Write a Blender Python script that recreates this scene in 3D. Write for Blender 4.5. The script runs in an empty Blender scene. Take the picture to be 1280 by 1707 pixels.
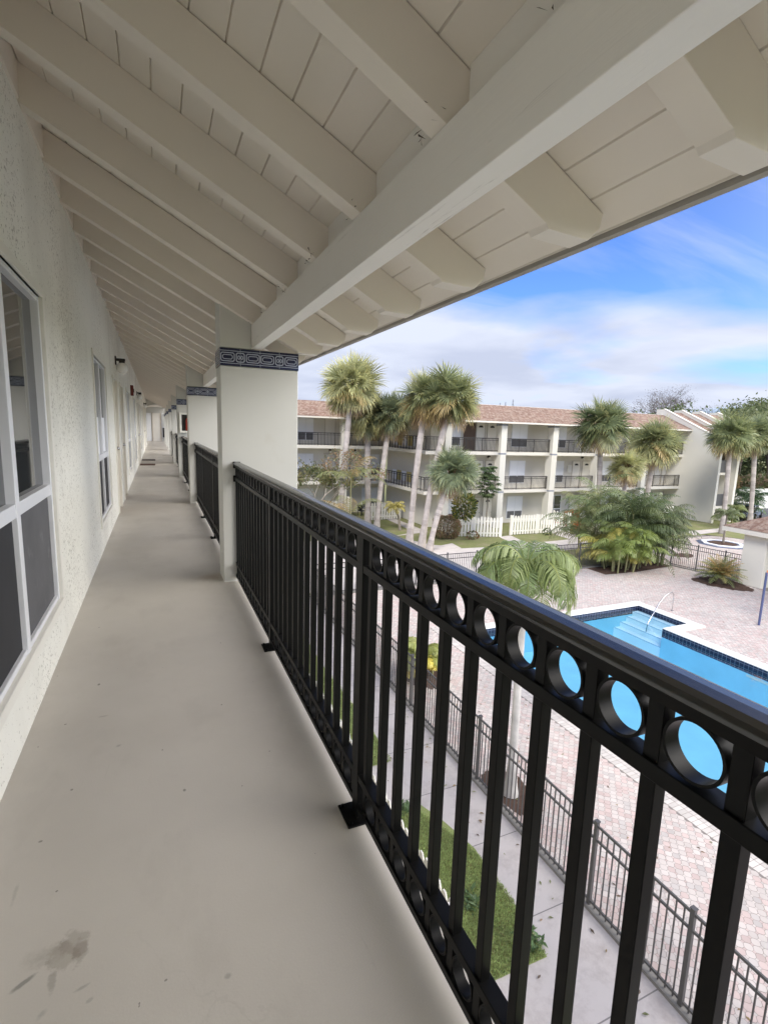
import bpy, bmesh, math, random
from mathutils import Vector, Matrix
R = math.radians
S = bpy.context.scene
COL = S.collection
rnd = random.Random(7)

# ------------------------------------------------------------------ helpers
class MB:
    """collects faces, builds ONE mesh object"""
    def __init__(s): s.v = []; s.f = []; s.t = []; s.sm = []
    def face(s, pts, tint=(1, 1, 1), smooth=False):
        n = len(s.v); s.v += [tuple(p) for p in pts]; s.f.append(tuple(range(n, n+len(pts)))); s.t.append(tint); s.sm.append(smooth)
        return s
    def mesh(s, vs, fs, tint=(1, 1, 1), smooth=False):
        n = len(s.v); s.v += [tuple(p) for p in vs]
        for f in fs:
            s.f.append(tuple(i+n for i in f)); s.t.append(tint); s.sm.append(smooth)
        return s
    def box(s, x0, x1, y0, y1, z0, z1, tint=(1, 1, 1), b=0.0):
        if x0 > x1: x0, x1 = x1, x0
        if y0 > y1: y0, y1 = y1, y0
        if z0 > z1: z0, z1 = z1, z0
        if b <= 0:
            vs = [(x, y, z) for x in (x0, x1) for y in (y0, y1) for z in (z0, z1)]
            return s.mesh(vs, [(0, 1, 3, 2), (4, 6, 7, 5), (0, 4, 5, 1), (2, 3, 7, 6), (0, 2, 6, 4), (1, 5, 7, 3)], tint)
        bm = bmesh.new(); bmesh.ops.create_cube(bm, size=1)
        for v in bm.verts:
            v.co = Vector(((x0+x1)/2+v.co.x*(x1-x0), (y0+y1)/2+v.co.y*(y1-y0), (z0+z1)/2+v.co.z*(z1-z0)))
        bmesh.ops.bevel(bm, geom=bm.edges[:], offset=b, segments=2, affect='EDGES', profile=.5)
        bm.verts.index_update()
        s.mesh([v.co[:] for v in bm.verts], [[v.index for v in f.verts] for f in bm.faces], tint)
        bm.free(); return s
    def prism(s, poly, a0, a1, axis='y', tint=(1, 1, 1)):
        """poly: 2D points; axis y -> (x,z), x -> (y,z), z -> (x,y)"""
        def P(p, a):
            return {'y': (p[0], a, p[1]), 'x': (a, p[0], p[1]), 'z': (p[0], p[1], a)}[axis]
        n = len(poly); vs = [P(p, a0) for p in poly]+[P(p, a1) for p in poly]
        fs = [tuple(range(n))[::-1], tuple(range(n, 2*n))]+[(i, (i+1) % n, n+(i+1) % n, n+i) for i in range(n)]
        return s.mesh(vs, fs, tint)
    def tube(s, pts, rad, n=8, tint=(1, 1, 1), cap=True, smooth=True):
        pts = [Vector(p) for p in pts]
        if not isinstance(rad, (list, tuple)): rad = [rad]*len(pts)
        vs = []; up = Vector((0.13, 0.27, 1)).normalized(); prev = None
        for i, p in enumerate(pts):
            d = (pts[min(i+1, len(pts)-1)]-pts[max(i-1, 0)])
            d = d.normalized() if d.length > 1e-9 else Vector((0, 0, 1))
            if prev is None:
                a = d.cross(up)
                if a.length < .05: a = d.cross(Vector((1, 0, 0)))
            else:
                a = prev-d*prev.dot(d)
            a.normalize(); prev = a; b = d.cross(a)
            for k in range(n):
                t = 2*math.pi*k/n
                vs.append(p+(a*math.cos(t)+b*math.sin(t))*rad[i])
        fs = []
        for i in range(len(pts)-1):
            for k in range(n):
                k2 = (k+1) % n
                fs.append((i*n+k, i*n+k2, (i+1)*n+k2, (i+1)*n+k))
        s.mesh(vs, fs, tint, smooth)
        if cap:
            m = len(pts)-1
            s.face([vs[k] for k in range(n)][::-1], tint); s.face([vs[m*n+k] for k in range(n)], tint)
        return s
    def ball(s, c, r, n=12, m=8, tint=(1, 1, 1), sz=1.0):
        c = Vector(c); vs = [c+Vector((0, 0, r*sz))]
        for i in range(1, m):
            a = math.pi*i/m
            for k in range(n):
                t = 2*math.pi*k/n
                vs.append(c+Vector((r*math.sin(a)*math.cos(t), r*math.sin(a)*math.sin(t), r*sz*math.cos(a))))
        vs.append(c-Vector((0, 0, r*sz))); L = len(vs)-1; fs = []
        for k in range(n): fs.append((0, 1+k, 1+(k+1) % n)); fs.append((L, L-n+(k+1) % n, L-n+k))
        for i in range(m-2):
            for k in range(n):
                fs.append((1+i*n+k, 1+(i+1)*n+k, 1+(i+1)*n+(k+1) % n, 1+i*n+(k+1) % n))
        return s.mesh(vs, fs, tint, True)
    def build(s, name, mat, parent=None, loc=None, bevel=0):
        me = bpy.data.meshes.new(name); me.from_pydata(s.v, [], s.f)
        at = me.color_attributes.new('tint', 'FLOAT_COLOR', 'CORNER')
        buf = []
        for f, t in zip(s.f, s.t): buf += [t[0], t[1], t[2], 1.0]*len(f)
        at.data.foreach_set('color', buf)
        me.polygons.foreach_set('use_smooth', s.sm)
        me.materials.append(mat); me.update()
        o = bpy.data.objects.new(name, me); COL.objects.link(o)
        if parent is not None: o.parent = parent
        if loc: o.location = loc
        if bevel:
            md = o.modifiers.new('Bevel', 'BEVEL'); md.width = bevel; md.segments = 2; md.limit_method = 'ANGLE'; md.angle_limit = R(40)
        return o

def tag(o, label=None, cat=None, group=None, kind=None):
    if label: o['label'] = label
    if cat: o['category'] = cat
    if group: o['group'] = group
    if kind: o['kind'] = kind
    return o
def empty(name, loc=(0, 0, 0), label=None, cat=None, group=None):
    o = bpy.data.objects.new(name, None); COL.objects.link(o); o.location = loc; o.empty_display_size = .2
    return tag(o, label, cat, group)
def copy_tree(o, parent=None):
    c = o.copy(); COL.objects.link(c)
    if parent is not None: c.parent = parent
    for ch in list(o.children): copy_tree(ch, c)
    return c
def jit(c, a):
    k = 1+rnd.uniform(-a, a); return (c[0]*k, c[1]*k, c[2]*k)

# ------------------------------------------------------------------ materials
def new_mat(name):
    m = bpy.data.materials.new(name); m.use_nodes = True; nt = m.node_tree
    b = nt.nodes['Principled BSDF']; return m, nt, b
def N(nt, typ, **kw):
    n = nt.nodes.new(typ)
    for k, v in kw.items(): setattr(n, k, v)
    return n
def ramp(nt, fac, stops):
    r = N(nt, 'ShaderNodeValToRGB'); e = r.color_ramp.elements
    while len(e) < len(stops): e.new(.5)
    for el, (p, c) in zip(e, stops): el.position = p; el.color = (c[0], c[1], c[2], 1) if hasattr(c, '__len__') else (c, c, c, 1)
    nt.links.new(fac, r.inputs['Fac']); return r.outputs['Color']
def noise(nt, vec, scale, detail=4, rough=.55, dist=0):
    n = N(nt, 'ShaderNodeTexNoise'); n.inputs['Scale'].default_value = scale; n.inputs['Detail'].default_value = detail
    n.inputs['Roughness'].default_value = rough; n.inputs['Distortion'].default_value = dist
    nt.links.new(vec, n.inputs['Vector']); return n.outputs['Fac']
def mix(nt, a, b, fac, typ='MIX'):
    m = N(nt, 'ShaderNodeMix'); m.data_type = 'RGBA'; m.blend_type = typ
    for sock, v in ((m.inputs[6], a), (m.inputs[7], b), (m.inputs[0], fac)):
        if hasattr(v, 'links'): nt.links.new(v, sock)
        elif hasattr(v, '__len__'): sock.default_value = (v[0], v[1], v[2], 1)
        else: sock.default_value = v
    return m.outputs[2]
def mth(nt, op, a, b=0.0, c=0.0):
    m = N(nt, 'ShaderNodeMath', operation=op)
    for s_, v in zip(m.inputs, (a, b, c)):
        if hasattr(v, 'links'): nt.links.new(v, s_)
        else: s_.default_value = v
    return m.outputs[0]
def pos(nt, sc=(1, 1, 1)):
    g = N(nt, 'ShaderNodeNewGeometry')
    if sc == (1, 1, 1): return g.outputs['Position']
    m = N(nt, 'ShaderNodeMapping'); m.inputs['Scale'].default_value = sc
    nt.links.new(g.outputs['Position'], m.inputs['Vector']); return m.outputs['Vector']
def bump(nt, b, h, strength=.3, dist=.01):
    n = N(nt, 'ShaderNodeBump'); n.inputs['Strength'].default_value = strength; n.inputs['Distance'].default_value = dist
    nt.links.new(h, n.inputs['Height']); nt.links.new(n.outputs['Normal'], b.inputs['Normal'])

def paint(name, col, rough=.6, var=.08, scale=3, bs=60, bstr=.12, spec=.4, metal=0, bdist=.004, dirt=None):
    m, nt, b = new_mat(name); p = pos(nt)
    n1 = noise(nt, p, scale, 5)
    c = mix(nt, [x*(1-var) for x in col], [min(1, x*(1+var)) for x in col], n1)
    if dirt:
        n2 = noise(nt, p, dirt[1], 6, .65)
        c = mix(nt, c, dirt[0], mth(nt, 'MULTIPLY', ramp(nt, n2, [(dirt[2], 0), (dirt[2]+.18, 1)]), dirt[3]))
    nt.links.new(c, b.inputs['Base Color']); b.inputs['Roughness'].default_value = rough; b.inputs['Metallic'].default_value = metal
    b.inputs['Specular IOR Level'].default_value = spec
    bump(nt, b, noise(nt, p, bs, 3), bstr, bdist)
    return m
def tinted(name, rough=.55, var=.15, scale=2.5, trans=0.0, spec=.35, bs=0):
    """colour comes from the mesh's own per-face pigment attribute"""
    m, nt, b = new_mat(name); a = N(nt, 'ShaderNodeAttribute', attribute_name='tint'); p = pos(nt)
    n1 = noise(nt, p, scale, 3)
    k = mth(nt, 'MULTIPLY_ADD', n1, 2*var, 1-var)
    c = N(nt, 'ShaderNodeVectorMath', operation='SCALE'); nt.links.new(a.outputs['Color'], c.inputs[0]); nt.links.new(k, c.inputs['Scale'])
    nt.links.new(c.outputs[0], b.inputs['Base Color']); b.inputs['Roughness'].default_value = rough
    b.inputs['Specular IOR Level'].default_value = spec
    if bs: bump(nt, b, noise(nt, p, bs, 3), .25, .006)
    if trans:
        t = N(nt, 'ShaderNodeBsdfTranslucent'); nt.links.new(c.outputs[0], t.inputs['Color'])
        x = N(nt, 'ShaderNodeMixShader'); x.inputs[0].default_value = trans
        nt.links.new(b.outputs[0], x.inputs[1]); nt.links.new(t.outputs[0], x.inputs[2])
        nt.links.new(x.outputs[0], nt.nodes['Material Output'].inputs['Surface'])
    return m

def stucco_mat(name, col, pits=.5, scale=70):
    m, nt, b = new_mat(name); p = pos(nt)
    big = noise(nt, p, 1.3, 4); c = mix(nt, [x*.94 for x in col], [x*1.05 for x in col], big)
    # dark pits of the textured plaster, denser in mildewed vertical patches
    pit = noise(nt, p, scale, 3, .6); st = noise(nt, pos(nt, (1, .9, .5)), 1.0, 3, .6)
    thr = mth(nt, 'MULTIPLY_ADD', st, .36, .19)
    pm = mth(nt, 'LESS_THAN', pit, thr)
    sm = ramp(nt, noise(nt, pos(nt, (1, .8, .45)), 1.3, 4, .6), [(.5, 0), (.75, .30)])
    c = mix(nt, c, (.33, .31, .25), sm)
    c = mix(nt, c, (.26, .24, .19), mth(nt, 'MULTIPLY', pm, pits))
    nt.links.new(c, b.inputs['Base Color']); b.inputs['Roughness'].default_value = .85; b.inputs['Specular IOR Level'].default_value = .25
    h = mth(nt, 'ADD', noise(nt, p, scale*.6, 4, .6), mth(nt, 'MULTIPLY', pm, -.5))
    bump(nt, b, h, .7, .008); return m

M = {}
M['stucco'] = stucco_mat('rough_plaster', (.815, .805, .735), .66, 58)
M['smooth'] = paint('smooth_plaster', (.575, .57, .53), .75, .04, 1.5, 90, .18, .25, 0, .003, ((.45, .41, .33), 2.2, .62, .35))
M['ceil'] = paint('ceiling_paint', (.74, .69, .62), .55, .06, 1.6, 45, .14, .35, 0, .003, ((.42, .36, .29), 7, .70, .35))
M['trimw'] = paint('beam_paint', (.84, .815, .745), .5, .04, 2, 40, .1, .4, 0, .003, ((.5, .45, .37), 9, .70, .3))
M['frame'] = paint('aluminium_frame', (.76, .77, .79), .4, .05, 5, 50, .05, .5, .0)
M['cream'] = paint('window_trim_paint', (.76, .74, .67), .6, .04, 3, 60, .15)
M['door'] = paint('door_paint', (.50, .43, .35), .5, .04, 2, 30, .05)
M['doorw'] = paint('pale_door_paint', (.74, .71, .64), .5, .03, 2, 30, .05)
M['cobweb'] = paint('dusty_cobweb', (.09, .075, .06), .9, .3, 30)
M['drip'] = paint('weathered_drip_edge', (.36, .34, .31), .7, .15, 5, 40, .2)
M['dark'] = paint('dark_bronze', (.03, .025, .022), .45, .2, 6, 60, .1)
M['red'] = paint('red_enamel', (.45, .05, .03), .35, .1, 6)
M['reddark'] = paint('maroon_plastic', (.16, .03, .025), .45, .1, 6)
M['screen'] = paint('insect_screen', (.035, .035, .038), .7, .25, 3, 600, .2, .3)
M['screen2'] = paint('dusty_insect_screen', (.12, .12, .125), .75, .3, 4, 400, .2, .3, 0, .004, ((.3, .3, .3), 5, .58, .5))
M['blind'] = paint('white_blind', (.82, .83, .85), .6, .03, 3)
M['mat_brown'] = paint('coir', (.09, .045, .03), .95, .3, 20, 300, .6)
M['mat_dark'] = paint('dark_rubber', (.03, .022, .02), .9, .3, 20, 300, .5)
M['steel'] = paint('stainless_steel', (.6, .6, .6), .25, .03, 4, 60, .03, .5, 1)
M['bluep'] = paint('blue_enamel', (.085, .105, .21), .4, .1, 5)
M['orange'] = paint('orange_plastic', (.75, .30, .14), .5, .1, 5)
M['black'] = paint('black_plastic', (.02, .02, .02), .5, .2, 5)
M['asphalt'] = paint('asphalt', (.06, .062, .068), .9, .25, .6, 90, .4)
M['mulch'] = paint('mulch', (.10, .065, .05), .95, .5, 14, 60, 1, .1, 0, .03)
M['white'] = paint('white_fence_paint', (.78, .75, .66), .6, .06, 3, 50, .1, .4, 0, .004, ((.42, .40, .32), 5, .62, .35))
M['fmetal'] = paint('fence_metal', (.075, .072, .070), .5, .15, 6, 60, .1, .5)
M['farmetal'] = paint('dark_railing_paint', (.03, .027, .025), .5, .15, 6, 60, .1, .5)
M['farwall'] = paint('facade_plaster', (.65, .62, .55), .85, .05, .5, 25, .3, .2, 0, .01, ((.36, .33, .27), .45, .60, .3))
M['farcol'] = paint('column_plaster', (.70, .67, .585), .85, .05, .6, 25, .3, .2, 0, .01)
M['slab'] = paint('slab_edge_paint', (.70, .66, .57), .8, .05, .8, 25, .2)
M['coping'] = paint('pool_coping', (.74, .72, .66), .7, .05, 3, 40, .2, .3, 0, .005, ((.5, .47, .4), 3, .62, .35))
M['basin'] = paint('pool_plaster', (.34, .67, .80), .7, .16, 1.1, 20, .05)
M['step'] = paint('pool_step', (.80, .88, .92), .7, .05, .8, 20, .05)
M['carp'] = paint('car_paint', (.16, .20, .26), .25, .05, 2, 60, .02, .6)
M['houseroof'] = paint('grey_roof', (.22, .21, .21), .8, .1, 2)
M['trunk'] = tinted('palm_bark', .9, .35, 4.5, bs=26)
M['leaf'] = tinted('leaf', .45, .22, 1.4, trans=.34, spec=.5)
M['grassblade'] = tinted('grass_blade', .55, .3, 2.0, trans=.25)
M['paver'] = tinted('paver_stone', .85, .18, 1.1, spec=.2, bs=70)
M['joint'] = paint('paver_joint', (.21, .185, .165), .95, .3, 8, 90, .3)

def rail_mat():
    m, nt, b = new_mat('black_rail_enamel'); p = pos(nt)
    n1 = noise(nt, pos(nt, (6, 1, 6)), 14, 6, .7); c = mix(nt, (.006, .006, .006), (.013, .0125, .012), n1)
    nt.links.new(c, b.inputs['Base Color'])
    sc = noise(nt, pos(nt, (3, 1.2, 3)), 34, 5, .75, 1.5)
    b.inputs['Roughness'].default_value = .3
    nt.links.new(ramp(nt, sc, [(.35, .17), (.7, .27)]), b.inputs['Roughness'])
    b.inputs['Specular IOR Level'].default_value = 1.0
    bump(nt, b, sc, .03, .001); return m
M['rail'] = paint('black_bar_enamel', (.005, .005, .005), .38, .25, 9, 90, .03, .13, 0, .002)
M['railtop'] = rail_mat()

def timber(name, col):
    m, nt, b = new_mat(name); p = pos(nt)
    c = mix(nt, [x*.95 for x in col], [min(1, x*1.04) for x in col], noise(nt, p, 2.2, 5))
    c = mix(nt, c, (.50, .46, .39), mth(nt, 'MULTIPLY', ramp(nt, noise(nt, p, 8, 6, .7), [(.66, 0), (.85, 1)]), .35))
    g = noise(nt, pos(nt, (34, .55, 34)), 1.0, 4, .6, .3)
    crack = ramp(nt, mth(nt, 'ABSOLUTE', mth(nt, 'SUBTRACT', g, .60)), [(.0, 1), (.008, 0)])
    c = mix(nt, c, (.26, .24, .21), mth(nt, 'MULTIPLY', crack, mth(nt, 'MULTIPLY', ramp(nt, noise(nt, p, 1.7, 2), [(.5, 0), (.62, 1)]), .7)))
    nt.links.new(c, b.inputs['Base Color']); b.inputs['Roughness'].default_value = .5; b.inputs['Specular IOR Level'].default_value = .4
    bump(nt, b, mth(nt, 'ADD', noise(nt, pos(nt, (60, 2, 60)), 1, 4, .6), mth(nt, 'MULTIPLY', crack, -1)), .25, .004); return m
M['trimw'] = timber('beam_paint', (.81, .79, .75))
def floor_mat():
    m, nt, b = new_mat('painted_concrete'); p = pos(nt)
    c = mix(nt, (.50, .468, .42), (.585, .55, .497), ramp(nt, noise(nt, p, .9, 5), [(.35, 0), (.65, 1)]))
    c = mix(nt, c, (.40, .37, .33), mth(nt, 'MULTIPLY', ramp(nt, noise(nt, pos(nt, (1, .5, 1)), 2.3, 6, .65), [(.52, 0), (.72, 1)]), .5))
    # fine speckle, small chips and dark spots
    c = mix(nt, c, (.36, .33, .29), mth(nt, 'MULTIPLY', noise(nt, p, 260, 2), .30))
    c = mix(nt, c, (.16, .145, .125), mth(nt, 'MULTIPLY', mth(nt, 'GREATER_THAN', noise(nt, p, 26, 2, .5), .765), .75))
    vo = N(nt, 'ShaderNodeTexVoronoi', feature='DISTANCE_TO_EDGE'); vo.inputs['Scale'].default_value = .55
    wv = N(nt, 'ShaderNodeVectorMath', operation='ADD'); nz = N(nt, 'ShaderNodeTexNoise'); nz.inputs['Scale'].default_value = 3.0; nz.inputs['Detail'].default_value = 6; nt.links.new(p, nz.inputs['Vector'])
    ws = N(nt, 'ShaderNodeVectorMath', operation='SCALE'); ws.inputs['Scale'].default_value = .35; nt.links.new(nz.outputs['Color'], ws.inputs[0]); nt.links.new(p, wv.inputs[0]); nt.links.new(ws.outputs[0], wv.inputs[1]); nt.links.new(wv.outputs[0], vo.inputs['Vector'])
    ck = mth(nt, 'MULTIPLY', mth(nt, 'LESS_THAN', vo.outputs['Distance'], .0012), ramp(nt, noise(nt, p, .7, 2), [(.5, 0), (.6, .2)]))
    c = mix(nt, c, (.26, .24, .21), ck)
    sc_ = ramp(nt, noise(nt, pos(nt, (5, 1.2, 1)), 5, 5, .75, .6), [(.66, 0), (.74, .35)])
    c = mix(nt, c, (.33, .31, .28), sc_)
    # grimy edge along the wall
    g = N(nt, 'ShaderNodeNewGeometry'); sx = N(nt, 'ShaderNodeSeparateXYZ'); nt.links.new(g.outputs['Position'], sx.inputs[0])
    # a few old water stains
    def blot(cx, cy, rx, ry, ang, amt, col, lo=.35, wob=.9):
        nonlocal c
        ca, sa = math.cos(ang), math.sin(ang)
        dx = mth(nt, 'SUBTRACT', sx.outputs[0], cx); dy = mth(nt, 'SUBTRACT', sx.outputs[1], cy)
        u = mth(nt, 'ADD', mth(nt, 'MULTIPLY', dx, ca/rx), mth(nt, 'MULTIPLY', dy, sa/rx))
        v = mth(nt, 'ADD', mth(nt, 'MULTIPLY', dx, -sa/ry), mth(nt, 'MULTIPLY', dy, ca/ry))
        d = mth(nt, 'SQRT', mth(nt, 'ADD', mth(nt, 'MULTIPLY', u, u), mth(nt, 'MULTIPLY', v, v)))
        d = mth(nt, 'ADD', d, mth(nt, 'MULTIPLY', mth(nt, 'SUBTRACT', noise(nt, p, 24, 6, .7), .5), wob*2.6))
        k = mth(nt, 'MULTIPLY', ramp(nt, d, [(lo, 1), (1.0, 0)]), amt)
        c = mix(nt, c, col, k)
    for a in FLOOR_BLOTS: blot(*a)
    nt.links.new(c, b.inputs['Base Color']); b.inputs['Specular IOR Level'].default_value = .35
    nt.links.new(ramp(nt, noise(nt, p, 3, 4), [(.3, .42), (.7, .60)]), b.inputs['Roughness'])
    bump(nt, b, mth(nt, 'ADD', noise(nt, p, 130, 3), mth(nt, 'MULTIPLY', noise(nt, p, 8, 2), 2)), .10, .004); return m
FLOOR_BLOTS = [(-.252, 1.40, .036, .045, .5, .34, (.20, .165, .13), .75, .8), (-.275, 1.375, .040, .050, .2, .34, (.20, .17, .13), .7, .8), (-.237, 1.375, .020, .042, .1, .34, (.17, .14, .11), .7, .7), (-.300, 1.395, .050, .035, .3, .30, (.24, .21, .17), .3, 1.0), (-.335, 1.392, .045, .035, 0, .25, (.27, .25, .21), .2, .9),
               (-.290, 1.315, .011, .040, .05, .42, (.20, .18, .15), .5, .9), (-.357, 1.334, .036, .009, .55, .62, (.13, .13, .115), .55, .5),
               (-.219, 1.268, .020, .006, .25, .42, (.2, .2, .18), .5, .6), (-.30, 1.237, .014, .010, .7, .35, (.22, .22, .2), .4, .8), (-.20, 1.228, .010, .006, .5, .35, (.2, .2, .18), .4, .7),
               (.119, 1.158, .010, .010, .3, .5, (.22, .21, .18), .5, .7), (-.436, 1.625, .007, .05, 0, .3, (.24, .23, .2), .4, 1.0), (-.406, 1.837, .008, .006, 0, .7, (.15, .14, .12), .6, .4),
               (-.202, 2.322, .016, .012, .4, .5, (.22, .21, .18), .4, .8), (-.333, 2.953, .008, .014, 0, .75, (.13, .12, .1), .6, .4), (-.283, 2.602, .028, .008, 0, .4, (.24, .22, .19), .4, .7),
               (-.347, 2.082, .006, .007, 0, .7, (.14, .13, .11), .6, .4), (.049, 1.924, .006, .009, 0, .7, (.14, .13, .11), .6, .4), (-.026, 2.223, .004, .006, 0, .7, (.14, .13, .11), .6, .4),
               (.43, 4.84, .16, .14, .3, .4, (.30, .21, .16), .2, .6)]
M['floor'] = floor_mat()

def glass_mat():
    m, nt, b = new_mat('window_glass'); p = pos(nt)
    b.inputs['Base Color'].default_value = (.03, .033, .035, 1); b.inputs['Roughness'].default_value = .03
    b.inputs['Specular IOR Level'].default_value = .9; b.inputs['IOR'].default_value = 1.6
    bump(nt, b, noise(nt, p, 1.5, 1), .04, .01); return m
M['glass'] = glass_mat()
M['smoothgrey'] = paint('grey_curtain', (.5, .5, .47), .7, .05, 4)
def globe_mat():
    m, nt, b = new_mat('opal_glass'); b.inputs['Base Color'].default_value = (.82, .82, .80, 1); b.inputs['Roughness'].default_value = .2
    return m
M['opal'] = globe_mat()

def tile_mat():
    """cobalt band tiles with a pale line ornament are modelled as geometry; this is the glazed ground"""
    m, nt, b = new_mat('cobalt_glazed_tile'); p = pos(nt)
    nt.links.new(mix(nt, (.008, .011, .035), (.018, .022, .06), noise(nt, p, 30, 3)), b.inputs['Base Color'])
    b.inputs['Roughness'].default_value = .15; return m
M['tile'] = tile_mat()
M['tilew'] = paint('pale_tile_glaze', (.40, .43, .52), .25, .2, 40)
M['grout'] = paint('grout', (.55, .54, .5), .9, .1, 30)

def rooftile_mat():
    m, nt, b = new_mat('mottled_roof_tiles'); p = pos(nt, (1, 1.12, 0))
    br = N(nt, 'ShaderNodeTexBrick'); nt.links.new(p, br.inputs['Vector'])
    br.inputs['Scale'].default_value = 1.0; br.inputs['Brick Width'].default_value = .30; br.inputs['Row Height'].default_value = .30
    br.inputs['Mortar Size'].default_value = .018; br.inputs['Bias'].default_value = -.1
    br.inputs['Color1'].default_value = (.27, .185, .135, 1); br.inputs['Color2'].default_value = (.165, .10, .075, 1); br.inputs['Mortar'].default_value = (.15, .075, .05, 1)
    c = mix(nt, br.outputs['Color'], (.36, .29, .225), ramp(nt, noise(nt, p, 3.3, 5, .7), [(.46, 0), (.62, .75)]))
    c = mix(nt, c, (.24, .13, .10), ramp(nt, noise(nt, p, .7, 5, .7), [(.5, 0), (.8, .6)]))
    nt.links.new(c, b.inputs['Base Color']); b.inputs['Roughness'].default_value = .85; b.inputs['Specular IOR Level'].default_value = .2
    bump(nt, b, br.outputs['Fac'], -.6, .03); return m
M['roof'] = rooftile_mat()

def lawn_mat(name, g, d, thr):
    m, nt, b = new_mat(name); p = pos(nt)
    c = mix(nt, g, [x*1.35 for x in g], noise(nt, p, 9, 5, .7))
    c = mix(nt, c, d, ramp(nt, noise(nt, p, .8, 5, .65), [(thr, 0), (thr+.22, .9)]))
    c = mix(nt, c, (.05, .055, .025), mth(nt, 'MULTIPLY', noise(nt, p, 55, 2), .4))
    nt.links.new(c, b.inputs['Base Color']); b.inputs['Roughness'].default_value = .95; b.inputs['Specular IOR Level'].default_value = .1
    bump(nt, b, noise(nt, p, 40, 3), .8, .03); return m
M['lawn'] = lawn_mat('dry_lawn', (.20, .215, .09), (.32, .285, .17), .45)
M['lawn2'] = lawn_mat('green_lawn', (.29, .34, .12), (.36, .34, .18), .6)
def concrete_mat():
    m, nt, b = new_mat('concrete_walk'); p = pos(nt)
    c = mix(nt, (.51, .465, .425), (.60, .55, .51), noise(nt, p, 1.2, 6, .65))
    c = mix(nt, c, (.36, .31, .28), ramp(nt, noise(nt, p, 2.1, 7, .75), [(.48, 0), (.74, .75)]))
    sx = N(nt, 'ShaderNodeSeparateXYZ'); nt.links.new(p, sx.inputs[0])
    f = mth(nt, 'ABSOLUTE', mth(nt, 'SUBTRACT', mth(nt, 'FRACT', mth(nt, 'MULTIPLY', sx.outputs[1], 1/1.52)), .5))
    c = mix(nt, c, (.16, .15, .14), mth(nt, 'MULTIPLY', mth(nt, 'LESS_THAN', f, .006), .8))
    nt.links.new(c, b.inputs['Base Color']); b.inputs['Roughness'].default_value = .85; b.inputs['Specular IOR Level'].default_value = .2
    bump(nt, b, noise(nt, p, 60, 3), .2, .006); return m
M['concrete'] = concrete_mat()
def water_mat():
    m, nt, b = new_mat('pool_water_surface'); p = pos(nt)
    tr = N(nt, 'ShaderNodeBsdfTransparent'); tr.inputs[0].default_value = (.78, .93, .99, 1)
    gl = N(nt, 'ShaderNodeBsdfGlossy'); gl.inputs['Roughness'].default_value = .05
    bp = N(nt, 'ShaderNodeBump'); bp.inputs['Strength'].default_value = .12; bp.inputs['Distance'].default_value = .05
    nt.links.new(noise(nt, p, 2.2, 3, .5, .5), bp.inputs['Height']); nt.links.new(bp.outputs[0], gl.inputs['Normal'])
    fr = N(nt, 'ShaderNodeFresnel'); fr.inputs[0].default_value = 1.33; nt.links.new(bp.outputs[0], fr.inputs['Normal'])
    x = N(nt, 'ShaderNodeMixShader'); nt.links.new(fr.outputs[0], x.inputs[0]); nt.links.new(tr.outputs[0], x.inputs[1]); nt.links.new(gl.outputs[0], x.inputs[2])
    nt.links.new(x.outputs[0], nt.nodes['Material Output'].inputs['Surface']); return m
M['water'] = water_mat()

# ------------------------------------------------------------------ camera, world, sun
def camera():
    yaw, pitch, roll, f = .41937, -.15851, .03123, 850.53
    fw = Vector((math.sin(yaw)*math.cos(pitch), math.cos(yaw)*math.cos(pitch), math.sin(pitch)))
    r = Vector((math.cos(yaw), -math.sin(yaw), 0)); u = r.cross(fw)
    r2 = math.cos(roll)*r+math.sin(roll)*u; u2 = -math.sin(roll)*r+math.cos(roll)*u
    cd = bpy.data.cameras.new('camera'); co = bpy.data.objects.new('camera', cd); COL.objects.link(co)
    m = Matrix((r2, u2, -fw)).transposed().to_4x4(); m.translation = Vector((0, 0, 1.4)); co.matrix_world = m
    cd.sensor_fit = 'HORIZONTAL'; cd.sensor_width = 36; cd.lens = f/1280*36; cd.clip_start = .02; cd.clip_end = 2000
    S.camera = co
camera()
SUN_EL, SUN_AZ = 46, 222      # azimuth clockwise from +Y
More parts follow.
